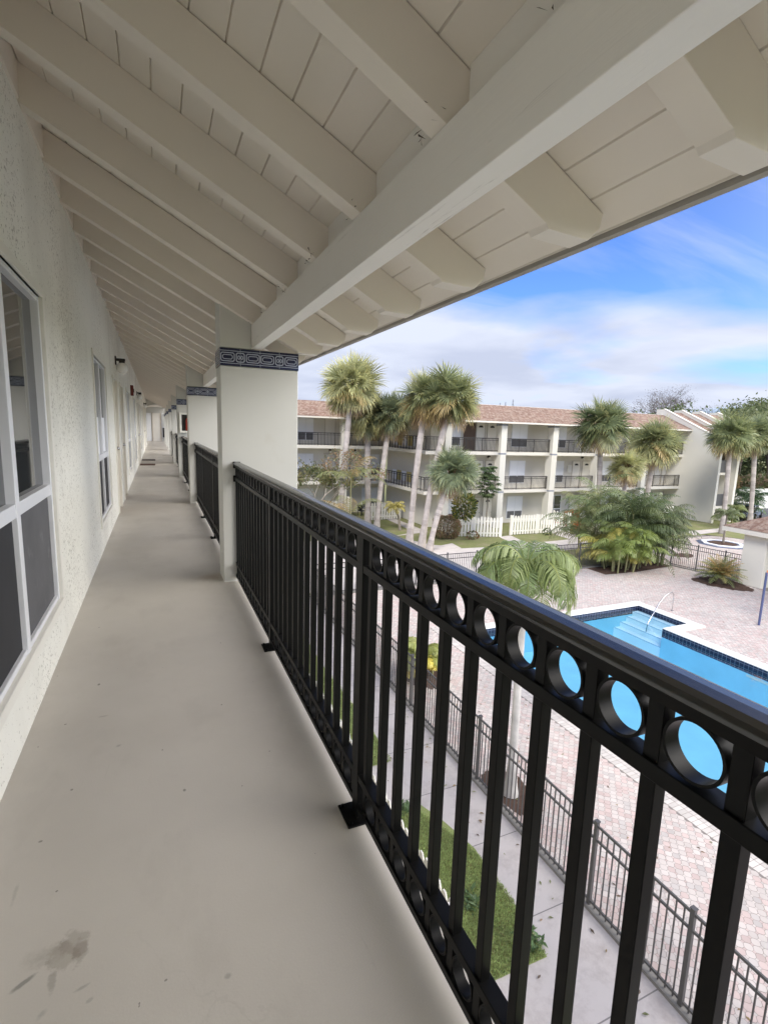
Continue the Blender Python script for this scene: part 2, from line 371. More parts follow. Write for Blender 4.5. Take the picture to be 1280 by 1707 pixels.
def world():
    w = bpy.data.worlds.new('World'); S.world = w; w.use_nodes = True; nt = w.node_tree
    bg = nt.nodes['Background']; bg.inputs['Strength'].default_value = .15
    sky = N(nt, 'ShaderNodeTexSky', sky_type='NISHITA'); sky.sun_disc = False
    sky.sun_elevation = R(SUN_EL); sky.sun_rotation = R(SUN_AZ); sky.air_density = 1.0; sky.dust_density = .4; sky.ozone_density = 3
    tc = N(nt, 'ShaderNodeTexCoord'); sp = N(nt, 'ShaderNodeSeparateXYZ'); nt.links.new(tc.outputs['Generated'], sp.inputs[0])
    x, y, z = sp.outputs
    el = mth(nt, 'MAXIMUM', z, 0.0)
    dn = mth(nt, 'ADD', el, .13)
    cv = N(nt, 'ShaderNodeCombineXYZ'); nt.links.new(mth(nt, 'DIVIDE', x, dn), cv.inputs[0]); nt.links.new(mth(nt, 'DIVIDE', y, dn), cv.inputs[1])
    v = cv.outputs[0]
    n1 = noise(nt, v, .80, 6, .48, .15)
    mp = N(nt, 'ShaderNodeMapping'); mp.inputs['Rotation'].default_value = (0, 0, R(62)); mp.inputs['Scale'].default_value = (.35, 2.0, 1); nt.links.new(v, mp.inputs['Vector'])
    n2 = noise(nt, mp.outputs[0], 1.2, 7, .55, .5)
    # thicker towards the horizon and to the north (left of the view), open blue to the east
    az = mth(nt, 'SUBTRACT', mth(nt, 'MULTIPLY', y, .62), mth(nt, 'MULTIPLY', x, .78))
    cov = mth(nt, 'ADD', mth(nt, 'MULTIPLY', el, -1.55), mth(nt, 'MULTIPLY', az, .42))
    k = mth(nt, 'ADD', mth(nt, 'ADD', n1, cov), .40)
    heavy = ramp(nt, k, [(.42, 0), (.66, 1)])
    wisp = mth(nt, 'MULTIPLY', ramp(nt, n2, [(.46, 0), (.82, 1)]), .6)
    amt = mth(nt, 'MAXIMUM', heavy, wisp)
    lum = ramp(nt, noise(nt, v, 1.1, 5, .5, .2), [(.36, (1.58, 1.74, 2.2)), (.60, (2.05, 2.2, 2.62))])
    lowg = ramp(nt, el, [(.0, .93), (.16, .97), (.30, 1.0)])
    lum = mix(nt, lum, lowg, 1.0, 'MULTIPLY')
    skyc = mix(nt, sky.outputs[0], (.225, .31, .50), 1.0, 'MULTIPLY')
    c = mix(nt, skyc, lum, amt)
    # bright lobe added to the out-of-view sky, off the sun, to light the walkway
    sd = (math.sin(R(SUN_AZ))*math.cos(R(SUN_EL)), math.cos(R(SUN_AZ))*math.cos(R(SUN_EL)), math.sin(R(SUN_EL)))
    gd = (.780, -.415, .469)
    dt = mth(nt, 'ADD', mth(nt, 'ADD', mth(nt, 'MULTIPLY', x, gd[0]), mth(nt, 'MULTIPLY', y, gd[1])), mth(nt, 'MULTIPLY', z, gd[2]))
    fill_glow = mth(nt, 'POWER', mth(nt, 'MAXIMUM', dt, 0), 8.0)
    c = mix(nt, c, mix(nt, (0, 0, 0), (23.5, 22.2, 20.0), fill_glow), 1.0, 'ADD')
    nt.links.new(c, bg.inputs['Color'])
    ld = bpy.data.lights.new('sun', 'SUN'); lo = bpy.data.objects.new('sun', ld); COL.objects.link(lo)
    ld.energy = 1.3; ld.angle = R(22); ld.color = (1, .96, .89)
    d = Vector(sd); lo.rotation_euler = d.to_track_quat('Z', 'Y').to_euler(); lo.location = (20, -30, 60)
    S.view_settings.view_transform = 'Standard'; S.view_settings.look = 'None'; S.view_settings.gamma = 1; S.view_settings.exposure = EXPO
    S.view_settings.use_curve_mapping = False
EXPO = 1.45
world()
S.cycles.use_denoising = True
S.cycles.max_bounces = 10; S.cycles.diffuse_bounces = 7; S.cycles.transparent_max_bounces = 16
S.cycles.sample_clamp_indirect = 8

# ================================================================== NEAR BUILDING (the walkway)
WX, ZG = -.577, -6.1
SL, K0 = .512, 2.455+.512*.78            # roof slope; underside of the roof boards z = K0 - SL*x
def deck(x): return K0-SL*x
def near_building():
    B = empty('apartment_building', (0, 0, 0), 'near apartment building with long covered walkway, sloping timber ceiling and rough cream plaster wall', 'building')
    YE = 45.0
    wins = [(1.87, 3.62), (6.10, 7.66), (12.45, 13.95), (16.2, 17.7), (22.2, 23.7), (26.1, 27.6), (32.4, 33.9)]
    doors = [(8.78, 9.58), (10.32, 11.22), (18.7, 19.5), (20.2, 21.1), (28.7, 29.5), (30.3, 31.2)]
    # wall with openings
    w = MB(); cuts = sorted([(a+.05, b-.05, .31, 2.085) for a, b in wins]+[(a, b, 0, 2.1) for a, b in doors])
    y = -6.0
    for a, b, z0, z1 in cuts:
        w.box(-.80, WX, y, a, 0, 2.97)
        if z0 > 0: w.box(-.80, WX, a, b, 0, z0)
        w.box(-.80, WX, a, b, z1, 2.97); y = b
    w.box(-.80, WX, y, 37.2, 0, 2.97)
    w.build('plaster_wall', M['stucco'], B)
    f = MB().box(-.78, WX+.012, -6, 37.2, 2.972, 3.20); f.build('frieze_board', M['ceil'], B)
    MB().box(-.80, .70, -6, 37.2, -.24, 0).box(-1.2, 2.4, 37.2, YE, -.24, 0).build('walkway_floor', M['floor'], B)
    MB().box(-9, WX-.01, -6, 44, ZG, -.245).box(-9, -.81, -6, 44, -.24, 2.9).build('lower_wall', M['smooth'], B)
    MB().box(-.57, 1.25, -6, 44, -3.3, -3.05).build('lower_slab', M['slab'], B)
    # roof boards: run along the walkway, chamfered joints
    d = MB(); x = .268-.1185*7
    while x < 1.455:
        x1 = min(x+.1185, 1.462); g = .0035
        d.prism([(x+g, deck(x+g)), (x1-g, deck(x1-g)), (x1-g+.004, deck(x1)+.012), (x1-g+.004, deck(x1)+.026), (x+g-.004, deck(x)+.026), (x+g-.004, deck(x)+.012)], -6, 37.6)
        x += .1185
    d.prism([(-.80, deck(-.8)+.03), (1.462, deck(1.462)+.03), (1.462, deck(1.462)+.045), (-.80, deck(-.8)+.045)], -6, 37.6)
    d.build('roof_boards', M['ceil'], B)
    MB().prism([(-6, deck(-6)+.05), (1.50, deck(1.50)+.05), (1.50, deck(1.5)+.12), (-6, deck(-6)+.14)], -6.3, 37.8).build('tiled_roof', M['roof'], B)
    MB().prism([(1.464, 2.092), (1.482, 2.086), (1.482, 2.16), (1.464, 2.16)], -6.2, 37.8).build('drip_edge', M['drip'], B)
    # rafters
    fr = [-5.42, -4.8, -4.18, -3.56, -2.94, -2.32, -1.70, -1.08, -.42, .20, .82, 1.40, 2.075, 2.71, 3.34, 3.96]
    k = 4.58
    while k < 37: fr.append(k); k += .622
    prof = [(WX, 2.265+SL*(.78-WX)), (1.165, 2.068), (1.178, 2.052), (1.345, 2.046), (1.392, 2.092), (1.400, deck(1.400)), (WX, deck(WX))]
    r0 = None
    for i, yy in enumerate(fr):
        if r0 is None:
            r0 = MB().prism(prof, 0, .088).build('rafter', M['ceil'], B, bevel=.002); r0.location.y = yy
        else:
            c = r0.copy(); COL.objects.link(c); c.parent = B; c.location = (rnd.uniform(-.01, .01), yy, 0)
    bl = MB(); fs_ = sorted(fr)
    for y0, y1 in zip(fs_[:-1], fs_[1:]): bl.box(.842, .862, y0+.092, y1-.012, 2.262, deck(.855)+.004)
    bl.build('blocking', M['trimw'], B)
    cw = MB(); rr = random.Random(3)
    for yy in fr:
        if not (.5 < yy < 16): continue
        for side in (-.006, .096):
            for _ in range(rr.randint(2, 6)):
                x = .770-abs(rr.gauss(0, .015)); y = yy+side+rr.gauss(0, .02); z = 2.262+SL*(.78-x)+rr.gauss(.0, .012)
                l = rr.uniform(.006, .03); d = Vector((rr.uniform(-1, 1), rr.uniform(-1, 1), rr.uniform(-1, .6))).normalized()*l; w = Vector((rr.uniform(-1, 1), rr.uniform(-1, 1), rr.uniform(-1, 1)))*.004
                cw.face([(x, y, z), Vector((x, y, z))+d+w, Vector((x, y, z))+d*1.2-w])
    tag(cw.build('cobweb', M['cobweb'], B), kind='stuff')
    # columns with a band of painted tiles; one beam spans each pair
    def ornament(mb, u0, u1, z0, z1, P):
        """pale line ornament as slightly raised glaze; P(u,z,h)->xyz"""
        def strip(a, b, h=.0022):
            mb.face([P(a[0], a[1], h), P(b[0], a[1], h), P(b[0], b[1], h), P(a[0], b[1], h)])
        H = z1-z0
        def ring(ua, ub, za, zb, t):
            c = min(.012, (zb-za)*.4)
            def octo(e):
                return [(ua+c+e*.4, za+e), (ub-c-e*.4, za+e), (ub-e, za+c+e*.4), (ub-e, zb-c-e*.4), (ub-c-e*.4, zb-e), (ua+c+e*.4, zb-e), (ua+e, zb-c-e*.4), (ua+e, za+c+e*.4)]
            o, i_ = octo(0), octo(t)
            for q in range(8):
                q2 = (q+1) % 8
                mb.face([P(o[q][0], o[q][1], .0022), P(o[q2][0], o[q2][1], .0022), P(i_[q2][0], i_[q2][1], .0022), P(i_[q][0], i_[q][1], .0022)])
        u = u0
        n = max(1, round((u1-u0)/.33)); L = (u1-u0)/n
        for i in range(n):
            a = u0+i*L
            ring(a+.004, a+L*.36, z0+H*.24, z0+H*.76, .007); ring(a+.018, a+L*.36-.016, z0+H*.36, z0+H*.64, .006)
            ring(a+L*.39, a+L*.61, z0+H*.22, z0+H*.78, .008)
            ring(a+L*.43, a+L*.495, z0+H*.36, z0+H*.64, .006); ring(a+L*.505, a+L*.57, z0+H*.36, z0+H*.64, .006)
            ring(a+L*.64, a+L-.004, z0+H*.24, z0+H*.76, .007); ring(a+L*.64+.016, a+L-.018, z0+H*.36, z0+H*.64, .006)
            strip((a, z0+H*.13), (a+L, z0+H*.165)); strip((a, z0+H*.835), (a+L, z0+H*.87))
            for e in (.0, .5):
                strip((a+L*e-.0015, z0), (a+L*e+.0015, z1), .003)
    cx0, cx1, cd = .512, 1.182, .32
    cy = [-.38+5.027*i for i in range(0, 9)]
    proto = None
    for i, yc in enumerate(cy):
        if proto is None:
            c = MB().box(cx0, cx1, 0, cd, ZG, 1.903).box(cx0+.004, cx1-.004, .004, cd-.004, 1.903, 2.054).box(cx0, .775, 0, cd, 2.055, deck(.66)).build('column', M['smooth'], B, bevel=.006)
            t = MB().box(cx0-.004, cx1+.004, -.004, cd+.004, 1.905, 2.05).build('tile_band', M['tile'], c)
            o = MB()
            ornament(o, cx0, cx1, 1.905, 2.05, lambda u, z, h: (u, -.004-h, z))
            ornament(o, 0, cd, 1.905, 2.05, lambda u, z, h: (cx0-.004-h, u, z))
            o.build('tile_ornament', M['tilew'], c)
            proto = c; c.location.y = yc
        else:
            c = copy_tree(proto, B); c.location.y = yc
    b0 = None
    for i in range(-1, 8):
        y0 = -.38+5.027*i+cd if i >= 0 else -6; y1 = cy[i+1] if i >= 0 else -.38
        MB().box(.776, .863, y0, y1, 2.06, 2.258, b=.003).build('beam', M['trimw'], B)
    # windows
    def window(y0, y1, first, white=False):
        tr = MB(); x0, x1 = WX-.05, WX+.014; t = .052
        for q in ((y0, y1, .262, .262+t), (y0, y1, 2.137-t, 2.137)): tr.box(x0, x1, q[0], q[1], q[2], q[3], b=.004)
        for q in ((y0, y0+t), (y1-t, y1)): tr.box(x0, x1, q[0], q[1], .262+t, 2.137-t, b=.004)
        W = tr.build('window', M['cream'], B)
        a, b = y0+t, y1-t; z0, z1 = .262+t, 2.137-t; m = (a+b)/2; X0, X1 = WX-.06, WX-.006
        s = MB(); e = .028
        for q in ((a, a+e), (b-e, b), (m-.032, m+.032)): s.box(X0, X1, q[0], q[1], z0, z1, b=.003)
        for q in ((a+e, m-.032), (m+.032, b-e)):
            s.box(X0, X1-.004, q[0], q[1], .962, 1.025, b=.003); s.box(X0, X1-.004, q[0], q[1], z0, z0+e, b=.003); s.box(X0, X1-.004, q[0], q[1], z1-e, z1, b=.003)
        s.build('sash_frame', M['frame'], W)
        for n_, q in enumerate(((a+e, m-.032), (m+.032, b-e))):
            g = MB().box(WX-.058, WX-.045, q[0], q[1], 1.02, z1-e).build('pane', M['glass'], W)
            MB().box(WX-.04, WX-.028, q[0], q[1], z0+e, .966).build('screen', M['screen2'] if (n_ == 1 and first) else M['screen'], W)
            if white: MB().box(WX-.044, WX-.036, q[0]+.02, q[1]-.02, 1.03, 1.45).build('blind', M['blind'], W)
    for i, (a, b) in enumerate(wins): window(a, b, i == 0, i in (1, 3))
    for i, (a, b) in enumerate(doors):
        t = MB(); x1 = WX+.018
        t.box(WX-.2, x1, a, a+.05, 0, 2.1, b=.003).box(WX-.2, x1, b-.05, b, 0, 2.1, b=.003).box(WX-.2, x1, a+.05, b-.05, 2.05, 2.1, b=.003)
        dr = MB().box(WX-.09, WX-.04, a+.052, b-.052, .01, 2.048, b=.003)
        for zz in ((.25, .95), (1.1, 1.9)): dr.box(WX-.039, WX-.032, a+.17, b-.17, zz[0], zz[1], b=.003)
        dr = dr.build('door', M['door'], B); t.build('door_frame', M['cream'], dr)
        MB().tube([(WX-.045, a+.12, 1.0), (WX+.02, a+.12, 1.0)], .012, 8).ball((WX+.025, a+.12, 1.0), .028).build('handle', M['steel'], dr)
    # far end: arched opening and the end wall with a door and a window
    a = MB(); yA = 37.2; n = 14; xl, xr, zs, rise = -.66, .80, 2.42, .20
    arc = [(xl+(xr-xl)*i/n, zs+rise*math.sin(math.pi*i/n)) for i in range(n+1)]
    for i in range(n):
        p, q = arc[i], arc[i+1]
        a.prism([p, q, (q[0], deck(q[0])), (p[0], deck(p[0]))], yA, yA+.25)
    a.box(-.80, xl, yA, yA+.25, 0, deck(xl)).box(xr, 1.3, yA, yA+.25, 0, deck(1.3))
    a.build('arch_wall', M['smooth'], B)
    MB().box(-1.2, .85, 37.46, 45, 2.66, 2.8).build('lobby_ceiling', M['ceil'], B)
    MB().box(-1.2, 1.3, 45.0, 45.25, 0, 3.4).box(-1.2, -1.05, 38.5, 45, 0, 2.66).build('end_wall', M['smooth'], B)
    dr = MB().box(-.26, .30, 44.95, 44.999, 0.01, 2.2).build('door', M['doorw'], B); MB().box(-.31, -.262, 44.9, 44.999, 0, 2.25).box(.302, .35, 44.9, 44.999, 0, 2.25).build('door_frame', M['door'], dr)
    W = MB().box(.40, .90, 44.92, 44.999, .25, 2.2).build('window', M['frame'], B)
    MB().box(.44, .86, 44.90, 44.918, 1.15, 2.15).build('pane', M['smoothgrey'], W); MB().box(.44, .86, 44.90, 44.918, .30, 1.08).build('screen', M['screen'], W)
    MB().box(-.75, -.36, 44.93, 44.999, .02, 2.2).build('side_panel', M['blind'], B)
near_building()

# ---- iron railings between the columns
RX, SP = .616, .1162
def railing(y0, y1, label, detail=True):
    Rr = empty('iron_railing', (RX, y0, 0), label, 'railing', 'black ring-pattern iron railings along the walkway'); L = y1-y0
    prof = [(-.0135, 1.067), (.0575, 1.067), (.0600, 1.072), (.054, 1.080), (.040, 1.0855), (.021, 1.0875), (.002, 1.0855), (-.009, 1.081), (-.0150, 1.0745), (-.0150, 1.069)]
    m = MB().prism(prof, 0, L); hr = m.build('handrail', M['railtop'], Rr, bevel=.0015)
    MB().prism([(-.003, 1.045), (.046, 1.045), (.050, 1.0665), (-.008, 1.0665)], 0, L).build('channel', M['rail'], hr)
    for z0, z1, x1 in ((.926, .953, .038), (.152, .180, .040), (.040, .064, .038)):
        MB().box(0, x1, 0, L, z0, z1, b=.002).build('rail', M['rail'], Rr)
    for z in (.94, 1.06):
        for e in (0, L): MB().box(-.012, .05, e-(.012 if e else 0), e+(.012 if not e else 0), z-.028, z+.028, b=.003).build('wall_bracket', M['rail'], Rr)
    posts = [1.555-4.640+4.947*0+L*0, ]
    ps = [L-p for p in (1.535, 3.085)]+([L-4.60] if L > 4.75 else [])
    for p in ps:
        MB().box(-.002, .048, p-.025, p+.025, 0, 1.046, b=.002).build('post', M['rail'], Rr)
        pl = MB().box(-.045, .065, p-.06, p+.06, .0005, .008, b=.002).build('base_plate', M['rail'], Rr)
        bt = MB()
        for q in ((-.03, -.045), (-.03, .045), (.05, -.045), (.05, .045)): bt.tube([(q[0], p+q[1], .006), (q[0], p+q[1], .016)], .007, 6)
        bt.build('bolt', M['rail'], pl)
    n = int(L/SP); off = (L-.03) % SP
    ys = []; y = L-.0185
    while y > .02: ys.append(y); y -= SP
    if not detail:
        m = MB()
        for y in ys:
            m.box(.006, .031, y-.0125, y+.0125, .064, 1.046)
        m.build('baluster_panel', M['rail'], Rr); return Rr
    bal = None; rg = None
    def ringmesh():
        m = MB(); n = 40; ro, ri, w = .0435, .0390, .0135
        def hoop(r0, x0, r1, x1):
            vs = []
            for k in range(n):
                t = 2*math.pi*k/n; c, s_ = math.cos(t), math.sin(t); vs += [(x0, r0*c, r0*s_), (x1, r1*c, r1*s_)]
            m.mesh(vs, [(2*k, 2*k+1, 2*((k+1) % n)+1, 2*((k+1) % n)) for k in range(n)], smooth=True)
        hoop(ro, -w, ro, w); hoop(ro, w, ri, w); hoop(ri, w, ri, -w); hoop(ri, -w, ro, -w)
        return m
    for y in ys:
        near_post = any(abs(y-p) < .034 for p in ps)
        if not near_post:
            if bal is None: bal = MB().box(.006, .031, -.0125, .0125, .064, 1.046, b=.0015).build('baluster', M['rail'], Rr); bal.location.y = y
            else:
                c = bal.copy(); COL.objects.link(c); c.parent = Rr; c.location.y = y
        for z in (1.0, .109):
            yy = y-SP/2
            if yy < .02 or any(abs(yy-p) < .05 for p in ps): continue
            if rg is None: rg = ringmesh().build('ring', M['rail'], Rr); rg.location = (.0185, yy, z)
            else:
                c = rg.copy(); COL.objects.link(c); c.parent = Rr; c.location = (.0185, yy, z)
    return Rr
colend = [-.38+5.027*i for i in range(9)]
labs = ['black iron railing with ring friezes nearest the viewer, beside the pool', 'black iron railing beyond the first tiled column on the walkway',
        'black iron railing between the second and third tiled columns', 'short glimpse of black railing past the column with the extinguisher box',
        'black railing fifth along the walkway, barely showing past the columns']
r1 = railing(colend[0]+.32, colend[1], labs[0])
for i in (1, 2):
    c = copy_tree(r1); c.location.y = colend[i]+.32; c['label'] = labs[i]
for i in (3, 4): railing(colend[i]+.32, colend[i+1], labs[i], False)

# ---- small things on the walkway
def globe(y, label):
    o = empty('wall_lamp', (WX, y, 2.30), label, 'lamp', 'globe lamps along the plaster wall')
    MB().box(.001, .02, -.055, .055, .02, .16, b=.004).box(.02, .15, -.035, .035, .085, .125, b=.004).tube([(.10, 0, .085), (.10, 0, .055)], .045, 14).build('bracket', M['dark'], o)
    MB().ball((.10, 0, -.02), .088, 20, 14).build('globe', M['opal'], o)
globe(9.62, 'white globe lamp on dark bracket nearest the viewer, above the tan doors')
globe(19.7, 'white globe lamp second along the wall, past the red alarm box')
globe(29.9, 'small distant white globe lamp beside the arch')
o = empty('alarm_box', (WX, 15.0, 2.22), 'dark red fire alarm box high on the plaster wall', 'alarm')
MB().box(.001, .07, -.09, .09, -.13, .13, b=.006).build('housing', M['reddark'], o); MB().tube([(.07, 0, 0), (.085, 0, 0)], .05, 14).build('horn', M['dark'], o)
yb = colend[3]
o = empty('extinguisher_cabinet', (.66, yb-.001, 1.2), 'white framed cabinet holding a red extinguisher on the third tiled column', 'cabinet')
c = MB().box(-.10, -.05, -.10, 0, -.02, .50, b=.006).box(.26, .31, -.10, 0, -.02, .50, b=.006).box(-.05, .26, -.10, 0, -.02, .03, b=.004).box(-.05, .26, -.10, 0, .45, .50, b=.004).build('frame', M['cream'], o)
MB().box(-.05, .26, -.015, -.003, .03, .45).build('back_panel', M['dark'], o)
o = empty('fire_extinguisher', (.76, yb-.055, 1.24), 'red fire extinguisher inside the white framed cabinet', 'extinguisher')
MB().tube([(0, 0, 0), (0, 0, .02), (0, 0, .27), (0, 0, .31), (0, 0, .33)], [.04, .048, .048, .03, .018], 14).build('cylinder', M['red'], o)
MB().box(-.02, .05, -.012, .012, .335, .36, b=.003).tube([(-.02, 0, .34), (-.06, 0, .25), (-.058, 0, .1)], .008, 6).build('valve', M['black'], o)
for y, mt, nm in ((19.2, 'mat_brown', 'brown doormat in front of the nearer distant door'), (21.6, 'mat_dark', 'dark doormat just beyond the brown doormat')):
    m = MB().box(-.55, -.08, y-.32, y+.32, .001, .014, b=.004)
    tag(m.build('doormat', M[mt]), nm, 'doormat', 'doormats on the walkway')

# ================================================================== GROUND
def sheet(name, polys, z, mat, kind='structure'):
    m = MB()
    for p in polys: m.face([(x, y, z) for x, y in p])
    return tag(m.build(name, mat), None, None, None, kind)
def rect(x0, x1, y0, y1): return [(x0, y0), (x1, y0), (x1, y1), (x0, y1)]
PX0, PX1, PY0, PY1, AX1, AY0 = 9.87, 18.65, 1.5, 15.97, 20.12, 12.70     # outer line of the coping
sheet('ground', [rect(-400, PX0+.1, -300, 700), rect(AX1-.1, 700, -300, 700), rect(PX0+.1, AX1-.1, PY1-.1, 700), rect(PX0+.1, AX1-.1, -300, PY0+.1), rect(PX1-.1, AX1-.1, PY0+.1, AY0+.1)], ZG-.012, M['lawn'])
sheet('pavement', [rect(1.3, 6.13, -10, 46)], ZG-.008, M['concrete'])
sheet('garden_lawn', [[(3.3, 4.77), (4.93, 4.73), (5.0, 5.6), (5.05, 6.8), (4.85, 7.6), (4.62, 8.2), (3.3, 8.2)], [(3.3, 9.6), (4.6, 9.6), (4.75, 11), (4.6, 14), (4.7, 19), (3.3, 19)], rect(3.3, 4.9, -8, 3.3)], ZG-.002, M['lawn2'])
sheet('walkway_path', [[(6.2, 21.75), (20.2, 21.75), (20.2, 27.65), (18.1, 27.85), (18.3, 29.4), (17.2, 29.0), (16.7, 29.3), (15.3, 32.6), (6.2, 32.6)],
                       [(20.2, 25.2), (29.5, 25.6), (29.2, 28.1), (27.6, 28.1), (23.8, 27.85), (22.5, 28.2), (20.2, 27.65)],
                       [(22.52, 28.21), (23.75, 27.9), (23.75, 29.0), (24.1, 30.5), (22.95, 30.4), (22.8, 30.0)],
                       [(27.65, 28.15), (29.2, 28.1), (29.6, 31.5), (28.4, 31.5), (27.75, 29.8)],
                       [(15.3, 32.6), (16.7, 32.9), (18.6, 33.4), (18.6, 42), (17.9, 42), (17.6, 35), (16.7, 33.2)],
                       [(39.0, 26.6), (43, 26.9), (52, 28), (52, 29.2), (43.9, 28.0), (40, 27.9)]], ZG-.006, M['concrete'])
sheet('paver_bed', [rect(6.17, PX0+.02, -6, 21.4), rect(AX1-.02, 28.3, -6, 21.4), rect(PX0+.02, AX1-.02, PY1-.02, 21.4), rect(PX1-.02, AX1-.02, -6, AY0+.02), rect(PX0+.02, PX1-.02, -6, PY0+.02), [(28.3, 15), (41.5, 19), (42, 23.5), (40.3, 26.4), (29.5, 26.0), (28.3, 25.6)]], ZG-.004, M['joint'])
sheet('road', [[(49.5, 26), (120, 20), (120, 60), (63, 35.2), (51, 31.5)]], ZG-.006, M['asphalt'])

def pavers():
    m = MB(); A = .175; dd = .021; g = .0032
    def inside(x, y):
        a = 6.2 < x < 28.2 and -2 < y < 21.3
        b = 28.25 < x < 41.2 and y < 25.9 and (y > 15.2+(x-28.3)*.29) and x+y*.62 < 56.3
        if not (a or b): return False
        if PX0+.05 < x < PX1-.05 and PY0+.05 < y < PY1-.05: return False
        if PX1-.06 < x < AX1-.05 and AY0+.05 < y < PY1-.05: return False
        if PX0-.44 < x < PX0+.1 and PY0-.4 < y < PY1+.4: return False      # soldier course
        return True
    L = (.52, .465, .42); P = (.50, .40, .36); G = (.455, .415, .38)
    ap, ax_ = A/2/math.sqrt(2)-g, A/2-dd-g                       # flats towards the neighbours / towards the dots
    c = ap*math.sqrt(2)-ax_                                      # half length of the short sides
    octo = [(ax_, -c), (ax_, c), (c, ax_), (-c, ax_), (-ax_, c), (-ax_, -c), (-c, -ax_), (c, -ax_)]
    d_ = dd-.001
    dot = [(d_, -d_), (d_, d_), (-d_, d_), (-d_, -d_)]
    ny = int(28/A)
    for j in range(ny*2):
        y = -2+j*A/2
        for i in range(int(35.3/A)):
            for k, shape in ((0, octo), (1, dot)):
                x = 6.2+i*A+(A/2 if (j+k) % 2 else 0)
                if not inside(x, y): continue
                q = rnd.random(); w = math.sin(x*.9+1.3*math.sin(y*.7))*math.sin(y*1.1+x*.23)*.16
                t = jit(L if q < .52+w else (P if q < .88 else G), .09); h = ZG+rnd.uniform(0, .003)
                m.face([(x+u, y+v, h) for u, v in shape], t)
    y = PY0-.3
    while y < PY1+.3:
        for xa in (PX0-.44, PX0-.22):
            m.box(xa+.006, xa+.214, y+.005, y+.10, ZG-.02, ZG+.001, jit((.515, .475, .43), .12))
        y += .105
    tag(m.build('pool_deck', M['paver']), kind='structure')
pavers()

def grass():
    m = MB(); g0 = (.43, .51, .21)
    def blades(x0, x1, y0, y1, n, test):
        for _ in range(n):
            x, y = rnd.uniform(x0, x1), rnd.uniform(y0, y1)
            if not test(x, y): continue
            h = rnd.uniform(.02, .055); a = rnd.uniform(0, 6.28); w = rnd.uniform(.004, .008); l = rnd.uniform(0, .05)
            c, s_ = math.cos(a), math.sin(a); q = rnd.random(); t = jit((.30, .27, .11) if q < .16 else g0, .4)
            z = ZG-.002
            m.face([(x-s_*w, y+c*w, z), (x+s_*w, y-c*w, z), (x+c*l*.4+s_*w*.7, y+s_*l*.4-c*w*.7, z+h*.6), (x+c*l, y+s_*l, z+h), (x+c*l*.4-s_*w*.7, y+s_*l*.4+c*w*.7, z+h*.6)], t)
    blades(3.6, 5.08, 4.75, 8.2, 24000, lambda x, y: x < 4.95+.1*math.sin(y*1.3)-max(0, y-6.9)*.32)
    blades(3.4, 4.7, 9.6, 14, 11000, lambda x, y: True)
    tag(m.build('grass', M['grassblade']), kind='stuff')
grass()
def litter():
    m = MB(); r = random.Random(11)
    for x0, x1, y0, y1, n in ((4.2, 6.0, 3, 14, 120), (6.4, 9.3, 3, 14, 130), (12, 27, 16.2, 21, 120), (20.5, 27.8, 8, 16, 120), (7, 20, 22, 27, 90)):
        for _ in range(n):
            x, y, a, l = r.uniform(x0, x1), r.uniform(y0, y1), r.uniform(0, 6.28), r.uniform(.02, .055); c, s_ = math.cos(a)*l, math.sin(a)*l; z = ZG+.006
            m.face([(x-c, y-s_, z), (x+s_*.4, y-c*.4, z+r.uniform(.002, .014)), (x+c, y+s_, z+.004), (x-s_*.4, y+c*.4, z+r.uniform(.002, .014))], jit(r.choice([(.24, .16, .09), (.30, .22, .10), (.14, .10, .07), (.22, .24, .10)]), .3))
    tag(m.build('fallen_leaves', M['leaf']), kind='stuff')
litter()
# small weeds in the grass edge
def leafclump(m, c, r, n, col, size, up=.4):
    for _ in range(n):
        a = rnd.uniform(0, 6.28); e = rnd.uniform(up*.2, 1.2); l = size*rnd.uniform(.6, 1.2)
        d = Vector((math.cos(a)*math.cos(e), math.sin(a)*math.cos(e), math.sin(e))); b = Vector(c)+Vector((rnd.uniform(-r, r), rnd.uniform(-r, r), 0))
        s_ = Vector((-math.sin(a), math.cos(a), 0))*l*.16
        m.face([b, b+d*l*.5+s_, b+d*l+Vector((0, 0, -l*.15)), b+d*l*.5-s_], jit(col, .3))
for i, (c, lab) in enumerate((((4.35, 5.9), 'broad leaved green weed in the middle of the grass strip'), ((4.3, 8.15), 'leafy green weed at the far end of the grass strip'), ((4.85, 5.0), 'dark leaved weed at the near corner of the grass strip'))):
    m = MB(); leafclump(m, (c[0], c[1], ZG), .16, 60, (.14, .22, .09), .17, .9)
    tag(m.build('weed', M['leaf']), lab, 'plant')

